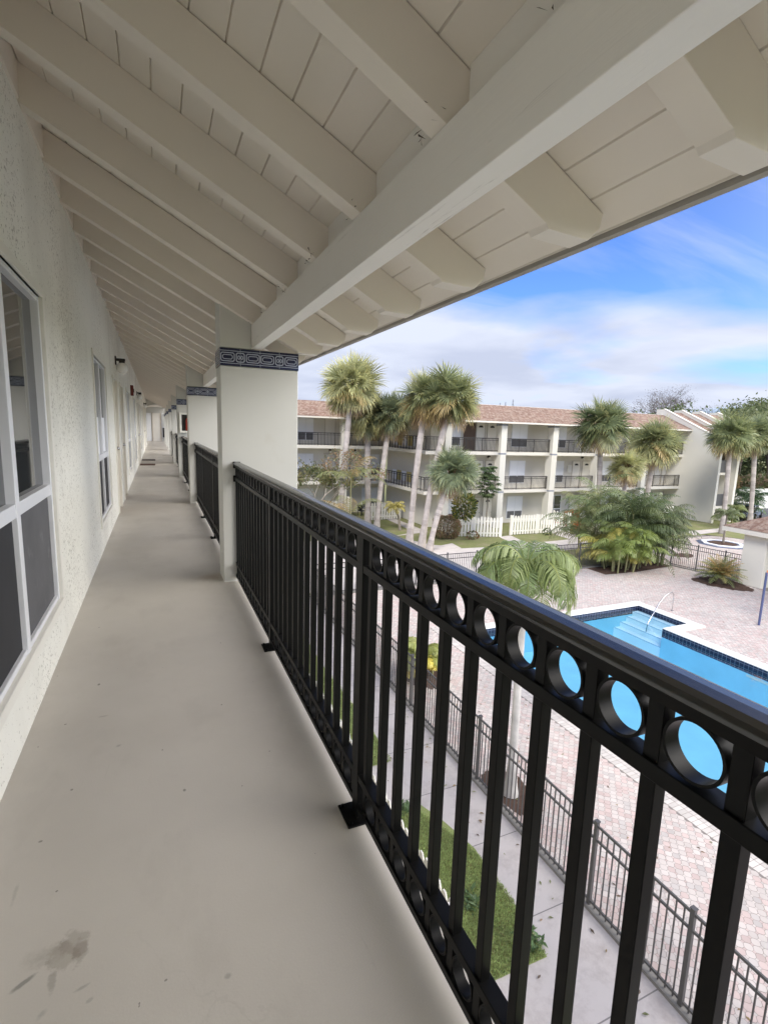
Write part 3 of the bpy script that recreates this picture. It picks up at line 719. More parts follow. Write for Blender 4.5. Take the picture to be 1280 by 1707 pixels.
# ================================================================== POOL
def pool():
    P = empty('swimming_pool', (PX0, PY0, ZG), 'blue swimming pool with pale coping, tiled waterline and corner steps', 'pool')
    def loc(mb, n, mt, par=P, bevel=0): 
        o = mb.build(n, M[mt], par, bevel=bevel); o.location = (-PX0, -PY0, -ZG) if par is P else (0, 0, 0); return o
    w = .46; zt = ZG+.055
    ix0, ix1, iy0, iy1, ax, ay = PX0+w, PX1-w, PY0+w, PY1-w, AX1-w, AY0+w
    c = MB()
    def seg(x0, x1, y0, y1):
        L = max(x1-x0, y1-y0); n = max(1, round(L/.6)); v = y1-y0 > x1-x0
        for i in range(n):
            a, b = i/n, (i+1)/n; g = .003
            if v: c.box(x0, x1, y0+(y1-y0)*a+g, y0+(y1-y0)*b-g, ZG-.12, zt, b=.008)
            else: c.box(x0+(x1-x0)*a+g, x0+(x1-x0)*b-g, y0, y1, ZG-.12, zt, b=.008)
    seg(PX0, ix0, PY0, PY1); seg(ix0, AX1, iy1, PY1); seg(ax, AX1, AY0, iy1); seg(ix1, ax, AY0, ay); seg(ix1, PX1, PY0, AY0-.002); seg(ix0, ix1, PY0, iy0)
    loc(c, 'coping', 'coping')
    t = MB(); zb = ZG-.32
    ou = .04
    t.box(ix0-ou, ix0+.004, iy0, iy1, zb, zt-.03).box(ix0, ax, iy1-.004, iy1+ou, zb, zt-.03).box(ax-.004, ax+ou, ay, iy1, zb, zt-.03).box(ix1, ax, ay-ou, ay+.004, zb, zt-.03).box(ix1-.004, ix1+ou, iy0, ay-ou, zb, zt-.03).box(ix0, ix1, iy0-ou, iy0+.004, zb, zt-.03)
    loc(t, 'waterline_tiles', 'pooltile')
    b = MB(); zf = ZG-1.25
    b.face([(ix0, iy0, zf), (ix1, iy0, zf), (ix1, iy1, zf), (ix0, iy1, zf)]); b.face([(ix1, ay, zf), (ax, ay, zf), (ax, iy1, zf), (ix1, iy1, zf)])
    for p, q in (((ix0, iy0), (ix0, iy1)), ((ix0, iy1), (ax, iy1)), ((ax, iy1), (ax, ay)), ((ax, ay), (ix1, ay)), ((ix1, ay), (ix1, iy0)), ((ix1, iy0), (ix0, iy0))):
        b.face([(p[0], p[1], zf), (q[0], q[1], zf), (q[0], q[1], zb), (p[0], p[1], zb)])
    loc(b, 'basin', 'basin')
    for i in range(4):
        x0 = ax-.36*(i+1)
        loc(MB().box(x0, ax-.003 if i == 0 else x0+.36, ay+.003, iy1-.003, zf+.01, ZG-.20-.2*i, b=.01), 'step', 'step')
        loc(MB().box(x0-.002, x0+.05, ay+.006, iy1-.006, ZG-.199-.2*i, ZG-.193-.2*i), 'step_edge', 'stepline')
    loc(MB().box(ix1-.012, ix1-.0045, 8.9, 9.9, ZG-.44, ZG-.36).box(ix1-.012, ix1-.0045, 8.9, 9.0, ZG-.60, ZG-.44), 'wall_fitting', 'coping')
    zw = ZG-.11; m = MB().face([(ix0, iy0, zw), (ix1, iy0, zw), (ix1, iy1, zw), (ix0, iy1, zw)]).face([(ix1, ay, zw), (ax, ay, zw), (ax, iy1, zw), (ix1, iy1, zw)])
    tag(m.build('pool_water', M['water']), kind='structure')
def pooltile_mat():
    m, nt, b = new_mat('waterline_mosaic'); p = pos(nt)
    sx = N(nt, 'ShaderNodeSeparateXYZ'); nt.links.new(p, sx.inputs[0])
    u = mth(nt, 'ADD', sx.outputs[0], sx.outputs[1])
    def g(v, s_): return mth(nt, 'LESS_THAN', mth(nt, 'ABSOLUTE', mth(nt, 'SUBTRACT', mth(nt, 'FRACT', mth(nt, 'MULTIPLY', v, s_)), .5)), .44)
    k = mth(nt, 'MULTIPLY', g(u, 1/.15), g(sx.outputs[2], 1/.15))
    c = mix(nt, (.006, .008, .026), (.013, .017, .05), noise(nt, p, 9, 2)); c = mix(nt, (.10, .115, .16), c, k)
    nt.links.new(c, b.inputs['Base Color']); b.inputs['Roughness'].default_value = .2; return m
M['pooltile'] = pooltile_mat()
M['stepline'] = paint('step_edge_tile', (.22, .42, .56), .5, .1, 8)
pool()
o = empty('pool_handrail', (0, 0, 0), 'shiny steel grab rail arching over the pool steps', 'handrail')
pts = [(18.35, 14.0, ZG-.45), (18.40, 14.0, ZG-.1), (19.3, 14.25, ZG+.62), (19.75, 14.36, ZG+.84), (20.05, 14.44, ZG+.88), (20.40, 14.52, ZG+.87), (20.58, 14.57, ZG+.78), (20.62, 14.58, ZG+.6), (20.62, 14.58, ZG)]
MB().tube(pts, .021, 10).build('tube', M['steel'], o); MB().tube([(20.62, 14.58, ZG+.002), (20.62, 14.58, ZG+.02)], .06, 12).build('flange', M['steel'], o)
o = empty('life_ring_post', (22.57, 12.1, ZG), 'blue post carrying an orange life ring board beside the pool', 'post')
MB().tube([(0, 0, 0), (0, 0, 2.25)], .045, 10).build('pole', M['bluep'], o)
MB().box(.02, .85, -.03, .03, 2.12, 2.34, b=.01).build('board', M['orange'], o)
tr = MB(); n = 20
tr.tube([(.50+.27*math.cos(2*math.pi*k/n), -.08, 1.80+.27*math.sin(2*math.pi*k/n)) for k in range(n+1)], .06, 8, cap=False).build('life_ring', M['black'], o)

# ================================================================== METAL FENCES ROUND THE POOL
def fence(x0, y0, x1, y1, label, step=1.6, start=0.0, h=1.48, kerb=True):
    L = math.hypot(x1-x0, y1-y0); o = empty('metal_fence', (x0, y0, ZG), label, 'fence'); o.rotation_euler.z = math.atan2(y1-y0, x1-x0)
    if kerb: MB().box(0, L, -.06, .07, -.02, .05).build('kerb', M['kerb'], o)
    ps = [start+step*i for i in range(int((L-start)/step)+1)]
    if ps[0] > .3: ps = [0]+ps
    if L-ps[-1] > .3: ps.append(L)
    for p in ps: MB().box(p-.03, p+.03, -.03, .03, -.01, h+.05, b=.004).box(p-.036, p+.036, -.036, .036, h+.05, h+.065).build('post', M['fmetal'], o)
    for a, b in zip(ps[:-1], ps[1:]):
        m = MB()
        for z in (h-.02, h-.26, .12): m.box(a+.03, b-.03, -.014, .014, z-.018, z+.018)
        n = max(2, round((b-a)/.112))
        for i in range(1, n):
            x = a+(b-a)*i/n; m.box(x-.0085, x+.0085, -.0085, .0085, .055, h+.0)
        m.build('picket_panel', M['fmetal'], o)
    return o
M['kerb'] = paint('kerb_concrete', (.20, .19, .175), .9, .2, 4)
fence(6.12, -2.88, 6.12, 21.45, 'grey metal picket fence running along the near side of the pool deck')
fence(6.15, 21.5, 23.6, 21.45, 'grey metal picket fence across the far end of the pool deck', 1.75)
fence(28.05, 20.3, 28.7, 15.95, 'grey metal picket fence between the palm clump and the cabana', 1.45)

# ================================================================== WHITE TIMBER PICKET FENCES
def pickets(x0, y0, x1, y1, label, h=1.5, group='white timber picket fences round the patios', post_every=2.4, sp=.235, zb=ZG):
    L = math.hypot(x1-x0, y1-y0); o = empty('picket_fence', (x0, y0, zb), label, 'fence', group); o.rotation_euler.z = math.atan2(y1-y0, x1-x0)
    n = max(2, int(L/sp)); proto = None
    for i in range(n):
        x = (i+.5)*L/n; hh = h*rnd.uniform(.97, 1.03)
        m = MB().prism([(x-.078, .04), (x+.078, .04), (x+.078, hh-.09), (x+.03, hh), (x-.03, hh), (x-.078, hh-.09)], -.012, .012)
        m.build('picket', M['white'], o)
    for z in (.3, h-.32): MB().box(0, L, .014, .06, z-.045, z+.045).build('rail', M['white'], o)
    k = max(1, round(L/post_every))
    for i in range(k+1): MB().box(L*i/k-.05, L*i/k+.05, .02, .12, 0, h+.02).build('post', M['white'], o)
    return o
pickets(18.9, 31.5, 22.9, 30.1, 'white picket fence behind the clipped red brown hedge')
pickets(24.1, 30.55, 29.0, 30.45, 'white picket fence between the patio gate gap and the palm clump')
pickets(29.3, 31.9, 29.6, 30.4, 'short white picket fence with red chair behind it')
pickets(38.2, 31.2, 42.6, 31.2, 'white picket fence beside the tall blank end wall')
pickets(15.9, 38.9, 19.0, 39.1, 'white picket fence behind the small yellow palm')
pickets(10.0, 40.3, 13.6, 40.3, 'white picket fence at far left behind the rail and garden tree')
pickets(3.45, 5.0, 3.45, 12.0, 'white picket fence directly below the walkway beside the green grass', 1.2, sp=.17)
o = empty('timber_screen', (15.0, 42.4, ZG), 'solid pale timber screen standing beside the far left patio chair', 'screen')
m = MB()
for i in range(9): m.box(-.012, .012, -i*.19-.18, -i*.19-.005, .05, 1.75)
m.build('boards', M['white'], o); MB().box(-.05, .05, -1.80, -1.72, 0, 1.8).box(-.05, .05, 0, .08, 0, 1.8).build('post', M['white'], o)

# ================================================================== FAR BUILDING
FL = (-6.1, -3.05, 0.0)
def far_building():
    B = empty('apartment_building', (18, 34, ZG), 'three storey cream apartment building with brown tiled roof across the pool', 'building')
    off = Vector((-18, -34, -ZG))
    def part(mb, n, mt, par=B, bevel=0):
        o = mb.build(n, M[mt], par, bevel=bevel)
        if par is B: o.location = off
        return o
    WY, SY = 35.15, 33.6
    # masses
    part(MB().box(19.6, 46.3, WY, 37, ZG, 2.9).box(46.6, 48.85, 31.7, 37, ZG, .95).box(48.85, 54.6, 35.6, 37, ZG, 3.5), 'wall', 'farwall')
    part(MB().box(3.0, 19.3, 43.3, 46, ZG, 2.9), 'wall', 'farwall')
    part(MB().box(19.45, 19.75, WY+.01, 43.29, ZG, 2.9), 'wall', 'farwall')
    for z in FL[1:]:
        part(MB().box(18.2, 46.29, SY, WY-.002, z-.26, z, b=.01), 'slab', 'slab')
        part(MB().box(3.0, 18.2, 41.8, 43.29, z-.26, z, b=.01), 'slab', 'slab')
        part(MB().box(18.2, 19.44, WY, 43.25, z-.26, z-.003, b=.01), 'slab', 'slab')
    # roofs
    def roof(x0, x1, ye, ze, yr, zr, n):
        s_ = (zr-ze)/(yr-ye)
        part(MB().prism([(ye, ze-.02), (ye, ze+.06), (yr, zr+.06), (yr+1.5, zr+.02), (yr+1.5, zr-.6), (yr, zr-.2)], x0, x1, 'x'), n, 'roof')
        part(MB().box(x0, x1, ye-.03, ye-.002, ze-.10, ze+.03), 'fascia', 'slab')
        part(MB().prism([(ye+.02, ze-.03), (ye+.02, ze-.08), (yr, ze-.08), (yr, ze-.03)], x0, x1, 'x'), 'soffit', 'slab')
    roof(17.3, 46.28, 32.95, 2.34, 36.2, 3.72, 'tiled_roof')
    roof(3.0, 17.29, 41.1, 2.36, 44.3, 3.75, 'tiled_roof')
    part(MB().prism([(17.3, 2.3), (17.3, 2.40), (20.4, 3.78), (20.4, 2.3)], 36.3, 44, 'y'), 'tiled_roof', 'roof')
    part(MB().box(17.3, 46.3, 36.22, 36.5, 3.74, 3.80), 'ridge_cap', 'slab')
    # columns
    cxs = [19.95, 25.0, 30.2, 35.3, 40.9]
    for x in cxs:
        c = part(MB().box(x-.27, x+.27, 33.30, 34.05, ZG, 2.26, b=.01), 'column', 'farcol')
        t = MB()
        for z in FL[1:]: t.box(x-.275, x+.275, 33.295, 34.055, z-.20, z-.07)
        t.box(x-.275, x+.275, 33.295, 34.055, 2.05, 2.2); t.build('tile_band', M['bandgrey'], c)
    for x in (3.6, 9.1, 14.65):
        part(MB().box(x-.25, x+.25, 41.55, 42.2, ZG, 2.26, b=.01), 'column', 'farcol')
    # balcony railings, one per bay and floor
    def rail(p0, p1, z, wide=False):
        a, b = Vector(p0), Vector(p1); L = (b-a).length; d = (b-a)/L; m = MB()
        def bar(s0, s1, z0, z1, w):
            p, q = a+d*s0, a+d*s1; n_ = Vector((-d.y, d.x))*w/2
            vs = [(p.x-n_.x, p.y-n_.y), (q.x-n_.x, q.y-n_.y), (q.x+n_.x, q.y+n_.y), (p.x+n_.x, p.y+n_.y)]
            m.prism(vs, z0, z1, 'z')
        for z0, z1 in ((1.02, 1.08), (.88, .91), (.08, .12)): bar(0, L, z+z0, z+z1, .05)
        n = round(L/(.55 if wide else .125)); pe = 1 if wide else 12
        for i in range(n+1):
            w = .05 if (i % pe == 0 or i == n) else .024
            bar(max(0, L*i/n-w/2), min(L, L*i/n+w/2), z+.0, z+1.02, w)
        part(m, 'balcony_railing', 'farmetal')
    for z in FL[1:]:
        e = [18.3]+[v for x in cxs for v in (x-.27, x+.27)]+[46.25]
        for a, b in zip(e[::2], e[1::2]): rail((a, 33.68), (b, 33.68), z)
        e = [3.85, 8.85, 9.35, 14.4, 14.9, 18.2]
        for a, b in zip(e[::2], e[1::2]): rail((a, 41.88), (b, 41.88), z)
        rail((18.27, 33.75), (18.27, 41.8), z, True)
    # windows and doors
    def win(x0, x1, y, z, head=2.28, sill=.36, dark=False, screens=True):
        f = MB().box(x0, x1, y-.05, y-.001, z+sill, z+head); W = part(f, 'window', 'frame'); m = (x0+x1)/2
        for a, b in ((x0+.05, m-.03), (m+.03, x1-.05)):
            o = MB().box(a, b, y-.058, y-.051, z+1.08, z+head-.05).build('pane', M['glass'] if dark else M['blind'], W)
            o = MB().box(a, b, y-.062, y-.051, z+sill+.05, z+1.0).build('screen', M['screen2'], W)
    def door(x0, x1, y, z, plaque=True, mt='doorw'):
        D = part(MB().box(x0+.06, x1-.06, y-.03, y-.001, z+.02, z+2.24), 'door', mt)
        MB().box(x0, x0+.055, y-.05, y-.001, z, z+2.3).box(x1-.055, x1, y-.05, y-.001, z, z+2.3).box(x0+.055, x1-.055, y-.05, y-.001, z+2.245, z+2.3).build('door_frame', M['doorframe'], D)
        if plaque:
            m = (x0+x1)/2
            MB().prism([(m-.2, z+1.88), (m+.2, z+1.88), (m+.19, z+1.97), (m+.1, z+2.04), (m-.1, z+2.04), (m-.19, z+1.97)], y-.05, y-.032).build('number_plaque', M['dark'], D)
        MB().ball((x1-.16, y-.07, z+1.0), .035, 8, 6).build('handle', M['steel'], D)
    def lamp(x, y, z):
        m = part(MB().box(x-.09, x+.09, y-.16, y-.001, z+2.50, z+2.68), 'lamp', 'dark'); MB().ball((x+.02, y-.2, z+2.46), .10, 10, 8).build('globe', M['opal'], m)
    for z in FL:
        win(27.1, 28.72, WY, z); win(31.4, 33.0, WY, z, dark=(z == FL[0])); win(37.2, 38.8, WY, z); win(41.6, 43.2, WY, z)
        win(20.6, 22.1, WY, z)
        door(33.98, 34.95, WY, z); door(35.15, 36.2, WY, z); door(23.55, 24.45, WY, z); door(24.62, 25.6, WY, z); door(44.6, 45.5, WY, z); door(45.6, 46.25, WY, z)
        lamp(35.05, WY, z); lamp(24.9, WY, z); lamp(44.0, WY, z)
        win(11.0, 12.4, 43.3, z); win(17.0, 18.65, 43.3, z); win(5.5, 7, 43.3, z); door(13.4, 14.4, 43.3, z, False); door(14.9, 15.85, 43.3, z, False); lamp(13.9, 43.3, z); lamp(16.2, 43.3, z)
    part(MB().box(22.4, 23.5, WY-.06, WY-.002, 0, 2.24), 'louvre_door', 'brown')
    for z in (FL[1],): part(MB().box(33.42, 33.84, WY-.14, WY-.002, z+1.25, z+1.9), 'cabinet', 'cream')
    # connecting side: glazed panels behind the open railing, a lamp
    for z in FL[1:]:
        for i, y in enumerate((37.2, 38.2, 39.2, 40.2, 41.1)):
            part(MB().box(19.40, 19.445, y, y+.8, z+.2, z+1.05), 'low_panel', 'blind' if i % 2 == 0 else 'ochre')
    # gable end: fin walls with raking tops, roof bays between
    SLP = .472
    def zt(y): return 1.43+(y-30.03)*SLP
    fins = [46.30, 48.85, 51.6, 54.4]
    for i, x in enumerate(fins):
        yf = 30.03 if i < 2 else 33.4
        part(MB().prism([(yf, ZG), (37.0, ZG), (37.0, zt(36.2)), (36.2, zt(36.2)), (yf, zt(yf))], x, x+.30, 'x'), 'fin_wall', 'farcol')
        part(MB().prism([(yf-.04, zt(yf-.04)+.002), (36.2, zt(36.2)+.004), (36.2, zt(36.2)+.07), (yf-.04, zt(yf-.04)+.07)], x-.03, x+.33, 'x'), 'fin_coping', 'slab')
    for a, b in zip(fins[1:-1], fins[2:]):
        part(MB().prism([(33.6, zt(33.6)-.47), (36.2, zt(36.2)-.42), (36.2, zt(36.2)-.25), (33.6, zt(33.6)-.28)], a+.302, b-.002, 'x'), 'tiled_roof', 'roof')
    for a, b in zip(fins[:1], fins[1:2]):
        part(MB().prism([(30.3, zt(30.3)-.5), (36.2, zt(36.2)-.42), (36.2, zt(36.2)-.25), (30.3, zt(30.3)-.30)], a+.302, b-.002, 'x'), 'tiled_roof', 'roof')
        part(MB().box(a+.302, b-.002, 30.25, 31.69, .86, .98), 'soffit', 'slab')
        for z in (-1.5, -4.65):
            part(MB().box(a+.302, b-.002, 30.6, 31.69, z-.22, z), 'landing', 'slab')
            part(MB().box(a+.302, b-.002, 30.7, 30.78, z+.02, z+1.12), 'landing_panel', 'panelgrey')
        part(MB().box(a+.302, b-.002, 31.2, 31.26, -.35, .85), 'dark_screen', 'screen')
        lamp((a+b)/2+.6, 31.7, -4.3)
M['bandgrey'] = paint('grey_tile_band', (.27, .28, .31), .5, .2, 20)
M['doorframe'] = paint('door_frame_paint', (.50, .46, .39), .6, .05, 3)
M['brown'] = paint('brown_louvre', (.11, .07, .05), .6, .3, 18)
M['ochre'] = paint('ochre_curtain', (.55, .45, .18), .8, .15, 6)
M['panelgrey'] = paint('grey_panel', (.11, .11, .11), .6, .1, 4)
far_building()

# patio chairs seen across the court
def chair(x, y, rz, mt, label):
    o = empty('patio_chair', (x, y, ZG+.01), label, 'chair'); o.rotation_euler.z = rz
    MB().box(-.25, .25, -.25, .25, .40, .46, b=.015).build('seat', M[mt], o)
    MB().box(-.25, .25, .22, .27, .46, .95, b=.015).build('backrest', M[mt], o)
    for sx in (-.22, .22):
        for sy in (-.22, .22): MB().box(sx-.02, sx+.02, sy-.02, sy+.02, 0, .40).build('leg', M['black'] if mt == 'black' else M[mt], o)
        MB().box(sx-.025, sx+.025, -.25, .23, .62, .66, b=.008).build('armrest', M[mt], o)
chair(16.3, 41.4, .3, 'black', 'black patio chair beside the timber screen at far left')
chair(29.55, 32.3, .5, 'red2', 'bright red patio chair behind the short picket fence') if False else None
M['red2'] = paint('bright_red_plastic', (.60, .06, .06), .45, .08, 6)
chair(29.9, 32.2, .4, 'red2', 'bright red patio chair behind the short picket fence')

# ================================================================== CABANA
def cabana():
    o = empty('pool_cabana', (28.3, 15.3, ZG), 'low pool cabana with brown tiled hip roof at the right edge', 'cabana')
    def part(mb, n, mt): 
        p = mb.build(n, M[mt], o); p.location = (-28.3, -15.3, -ZG); return p
    part(MB().box(28.3, 28.95, 15.35, 16.5, ZG, -3.2, b=.01), 'pier', 'farcol'); part(MB().box(28.3, 28.95, 8.6, 9.4, ZG, -3.2, b=.01), 'pier', 'farcol')
    part(MB().box(33.5, 34.0, 8.6, 16.5, ZG, -3.2).box(29, 33.5, 16.2, 16.5, ZG, -3.2), 'wall', 'farwall')
    e0, e1, f0, f1, ze, zr = 27.95, 35, 7.5, 17.5, -3.12, -1.55
    q = [(e0, f0), (e1, f0), (e1, f1), (e0, f1)]; h = 3.3
    rid = [((e0+e1)/2, f0+h), ((e0+e1)/2, f1-h)]
    m = MB()
    def F(*p): m.face(p)
    a, b, c, d = [(x, y, ze) for x, y in q]; r0, r1 = (rid[0][0], rid[0][1], zr), (rid[1][0], rid[1][1], zr)
    F(a, b, r0); F(b, c, r1, r0); F(c, d, r1); F(d, a, r0, r1)
    part(m, 'tiled_roof', 'roof')
    part(MB().box(e0+.01, e1-.01, f0+.01, f1-.01, ze-.26, ze-.02), 'fascia', 'slab')
cabana()
# ornamental octagonal planter
def planter():
    c = Vector((37.85, 23.5, ZG)); o = empty('octagonal_planter', c, 'octagonal planter edged with white and dark blue tiles, small palm inside', 'planter')
    def octr(r, z): return [(r*math.cos(R(22.5+45*k)), r*math.sin(R(22.5+45*k)), z) for k in range(8)]
    def band(r0, r1, h, n, mt):
        m = MB(); a, b = octr(r0, h), octr(r1, h); g = octr(r1, 0); i_ = octr(r0, 0)
        for k in range(8):
            k2 = (k+1) % 8; m.face([a[k], b[k], b[k2], a[k2]]); m.face([b[k], g[k], g[k2], b[k2]]); m.face([a[k2], i_[k2], i_[k], a[k]])
        m.build(n, M[mt], o)
    band(1.42, 1.75, .03, 'outer_rim', 'navy'); band(1.12, 1.415, .09, 'white_rim', 'blind'); band(.98, 1.115, .06, 'inner_rim', 'navy')
    MB().face(octr(1.0, .045)).build('mulch', M['mulch'], o)
M['navy'] = paint('navy_tile', (.08, .10, .17), .3, .2, 12)
planter()
def disc(cx, cy, rx, ry, n=64):
    r = random.Random(int(cx*100)); return [(cx+rx*w*math.cos(t), cy+ry*w*math.sin(t)) for t, w in [(2*math.pi*k/n, 1+.10*math.sin(3*2*math.pi*k/n)+r.uniform(-.09, .09)) for k in range(n)]]
sheet('mulch_bed', [disc(31.3, 21.9, .9, .55), disc(27.3, 16.7, 1.15, 1.35), [(22.4, 19.95), (24.7, 19.85), (27.95, 20.1), (28.0, 21.35), (22.4, 21.35)], disc(6.62, 7.75, .42, .8), disc(7.4, 13.0, .8, .8)], ZG+.008, M['mulch'])
sheet('front_lawn', [[(39.7, 26.45), (43, 26.7), (52, 27.4), (52, 24), (43.2, 23.6), (41.9, 23.4), (41.0, 25.1)]], ZG-.004, M['lawn'])

# ================================================================== PLANTS
def fan(m, base, d, petiole, blade, col, n=24, droop=.5, side=None):
    """one costapalmate fan leaf: stalk, then narrow leaflets spraying out and drooping"""
    base = Vector(base); d = Vector(d).normalized(); g = Vector((0, 0, -1))
    p1 = base+d*petiole*.5+g*petiole*.03; d1 = (d+g*.22).normalized(); p2 = p1+d1*petiole*.5
    m.tube([base, p1, p2], [.022, .016, .010], 3, (col[0]*.9, col[1]*.9, col[2]*.7), False, False)
    ax = (d1+g*.25).normalized(); s_ = ax.cross(Vector((0, 0, 1)))
    if s_.length < .1: s_ = Vector((1, 0, 0))
    s_.normalize(); up = s_.cross(ax); rl = rnd.uniform(-1.0, 1.0); s_, up = s_*math.cos(rl)+up*math.sin(rl), up*math.cos(rl)-s_*math.sin(rl)
    for k in range(n):
        t = -2.25+4.5*k/(n-1)+rnd.uniform(-.06, .06)
        l = blade*(1-.22*abs(t)/2.25)*rnd.uniform(.86, 1.1)
        r_ = (ax*math.cos(t)+s_*math.sin(t)+up*.38*abs(math.sin(t))).normalized()
        o_ = p2+ax*.12*max(0, math.cos(t))
        w = .027*blade/.95; wv = r_.cross(up).normalized()*w
        a = o_+r_*l*.38+g*droop*.05*l; r2 = (r_+g*droop*.75).normalized(); b = a+r2*l*.34; r3 = (r2+g*droop*1.5).normalized(); e = b+r3*l*.34
        c1 = jit(col, .22); c2 = (c1[0]*1.22+.03, c1[1]*1.14+.025, c1[2]*1.05)
        m.face([o_-wv*.5, o_+wv*.5, a+wv, a-wv], c1); m.face([a-wv, a+wv, b+wv*.75, b-wv*.75], c1); m.face([b-wv*.75, b+wv*.75, e], c2)

GR = (.27, .30, .145); YG = (.40, .40, .20); OR = (.50, .39, .19); DG = (.16, .19, .11)
def sabal(base, top, rt, crown, label, col=GR, nf=44, yellow=.12, blade=None, group='tall fan palms in the court', light=0.0):
    o = empty('fan_palm', base, label, 'palm tree', group); b = Vector(base); c = Vector(top)-b
    # trunk, slightly bowed, ringed bark
    m = MB(); n = 26; pts = []; rad = []
    for i in range(n+1):
        t = i/n; p = Vector((0, 0, 0)).lerp(c, t); bow = math.sin(math.pi*t)*.05*c.length*.35
        p += Vector((-c.x, -c.y, 0))*(t*(1-t)*.45); pts.append(p); rad.append(rt*(1.25-.45*min(1, t*5) if t < .2 else .80+.12*t)*(1+.05*(i % 2)))
    bt = (.40, .355, .315)
    for i in range(n):
        m.tube(pts[i:i+2], [rad[i], rad[i+1]*1.0], 10, jit(bt, .18), False)
    m.build('trunk', M['trunk'], o)
    # old leaf bases just under the crown
    bm_ = MB(); tp = pts[-1]
    for k in range(26):
        a = rnd.uniform(0, 6.28); h = rnd.uniform(-.9, .1); q = tp+Vector((math.cos(a)*rt*.7, math.sin(a)*rt*.7, h))
        bm_.tube([q, q+Vector((math.cos(a)*.16, math.sin(a)*.16, .28)), q+Vector((math.cos(a)*.30, math.sin(a)*.30, .42))], [.06, .04, .015], 4, jit((.17, .105, .07), .35), False, False)
    bm_.build('leaf_bases', M['trunk'], o)
    f = MB(); blade = blade or crown*.54; pet = crown*.52
    for i in range(nf):
        u = (i+.5)/nf; el = math.asin(max(-1, min(1, -.80+1.79*u)))+rnd.uniform(-.10, .10); az = i*2.39996+rnd.uniform(-.3, .3)
        d = Vector((math.cos(az)*math.cos(el), math.sin(az)*math.cos(el), math.sin(el)))
        cc = col
        if el < -.25: cc = OR if rnd.random() < yellow*3 else (YG if rnd.random() < .35 else col)
        elif rnd.random() < yellow: cc = YG
        fan(f, tp+Vector((0, 0, .12)), d, pet*rnd.uniform(.65, 1.1), blade*rnd.uniform(.85, 1.12), jit(cc, .16), 30, .10+.38*max(0, .5-math.sin(el)))
    for i in range(12):
        az = i*2.39996; el = rnd.uniform(.35, 1.45); d = Vector((math.cos(az)*math.cos(el), math.sin(az)*math.cos(el), math.sin(el)))
        fan(f, tp+Vector((0, 0, .2)), d, pet*rnd.uniform(.15, .5), blade*rnd.uniform(.6, .9), jit(col, .16), 22, .08)
    f.build('crown', M['leaf'], o)
    dd = MB()
    for k in range(7):
        az = rnd.uniform(0, 6.28); fan(dd, tp-Vector((0, 0, .25)), (math.cos(az)*.55, math.sin(az)*.55, -.75), pet*.8, blade*.8, jit((.40, .30, .19), .25), 18, .9)
    dd.build('dead_fronds', M['leaf'], o); return o
sabal((12.15, 35.2, ZG), (13.35, 36.4, 4.5), .24, 2.6, 'tallest pale green fan palm nearest the tiled column', (.44, .45, .23), 76, .1)
sabal((14.7, 36.0, ZG), (14.85, 37.0, 2.4), .26, 2.25, 'stout trunked fan palm between two leaning palms at left', (.31, .33, .19), 54, .06)
sabal((14.98, 34.9, ZG), (16.25, 35.8, 2.5), .22, 2.15, 'dark green leaning fan palm in front of the left balcony corner', DG, 50, .05)
sabal((15.2, 29.8, ZG), (16.5, 30.75, 3.5), .23, 2.2, 'tall fan palm of the crossing pair, its lower fronds yellowing', GR, 60, .2)
sabal((15.42, 28.5, ZG), (17.55, 29.15, 3.55), .22, 2.3, 'tall leaning fan palm of the crossing pair, on the right', GR, 62, .13)
sabal((15.5, 27.6, ZG), (17.0, 27.75, -1.2), .21, 1.85, 'short leaning fan palm at the foot of the crossing pair', (.22, .265, .15), 52, .04)
sabal((30.2, 28.1, ZG), (29.45, 28.0, 2.2), .21, 2.25, 'dark green fan palm before the roof, above the palm clump', (.19, .23, .115), 60, .05)
sabal((36.2, 29.0, ZG), (36.5, 29.0, 1.0), .22, 2.35, 'fan palm with straw tinged fronds left of the blank end wall', (.27, .295, .145), 62, .1)
sabal((31.2, 27.0, ZG), (31.4, 27.0, -.75), .17, 1.5, 'small yellow green fan palm low between two taller palms', (.40, .41, .20), 44, .2)
sabal((42.15, 26.35, ZG), (42.95, 27.2, 1.8), .20, 2.15, 'fan palm in front of the stair recess at right', (.25, .29, .14), 58, .08)
sabal((48.2, 27.8, ZG), (48.8, 28.8, 2.0), .21, 2.2, 'fan palm farthest right beside the white wall', (.23, .27, .14), 56, .06)

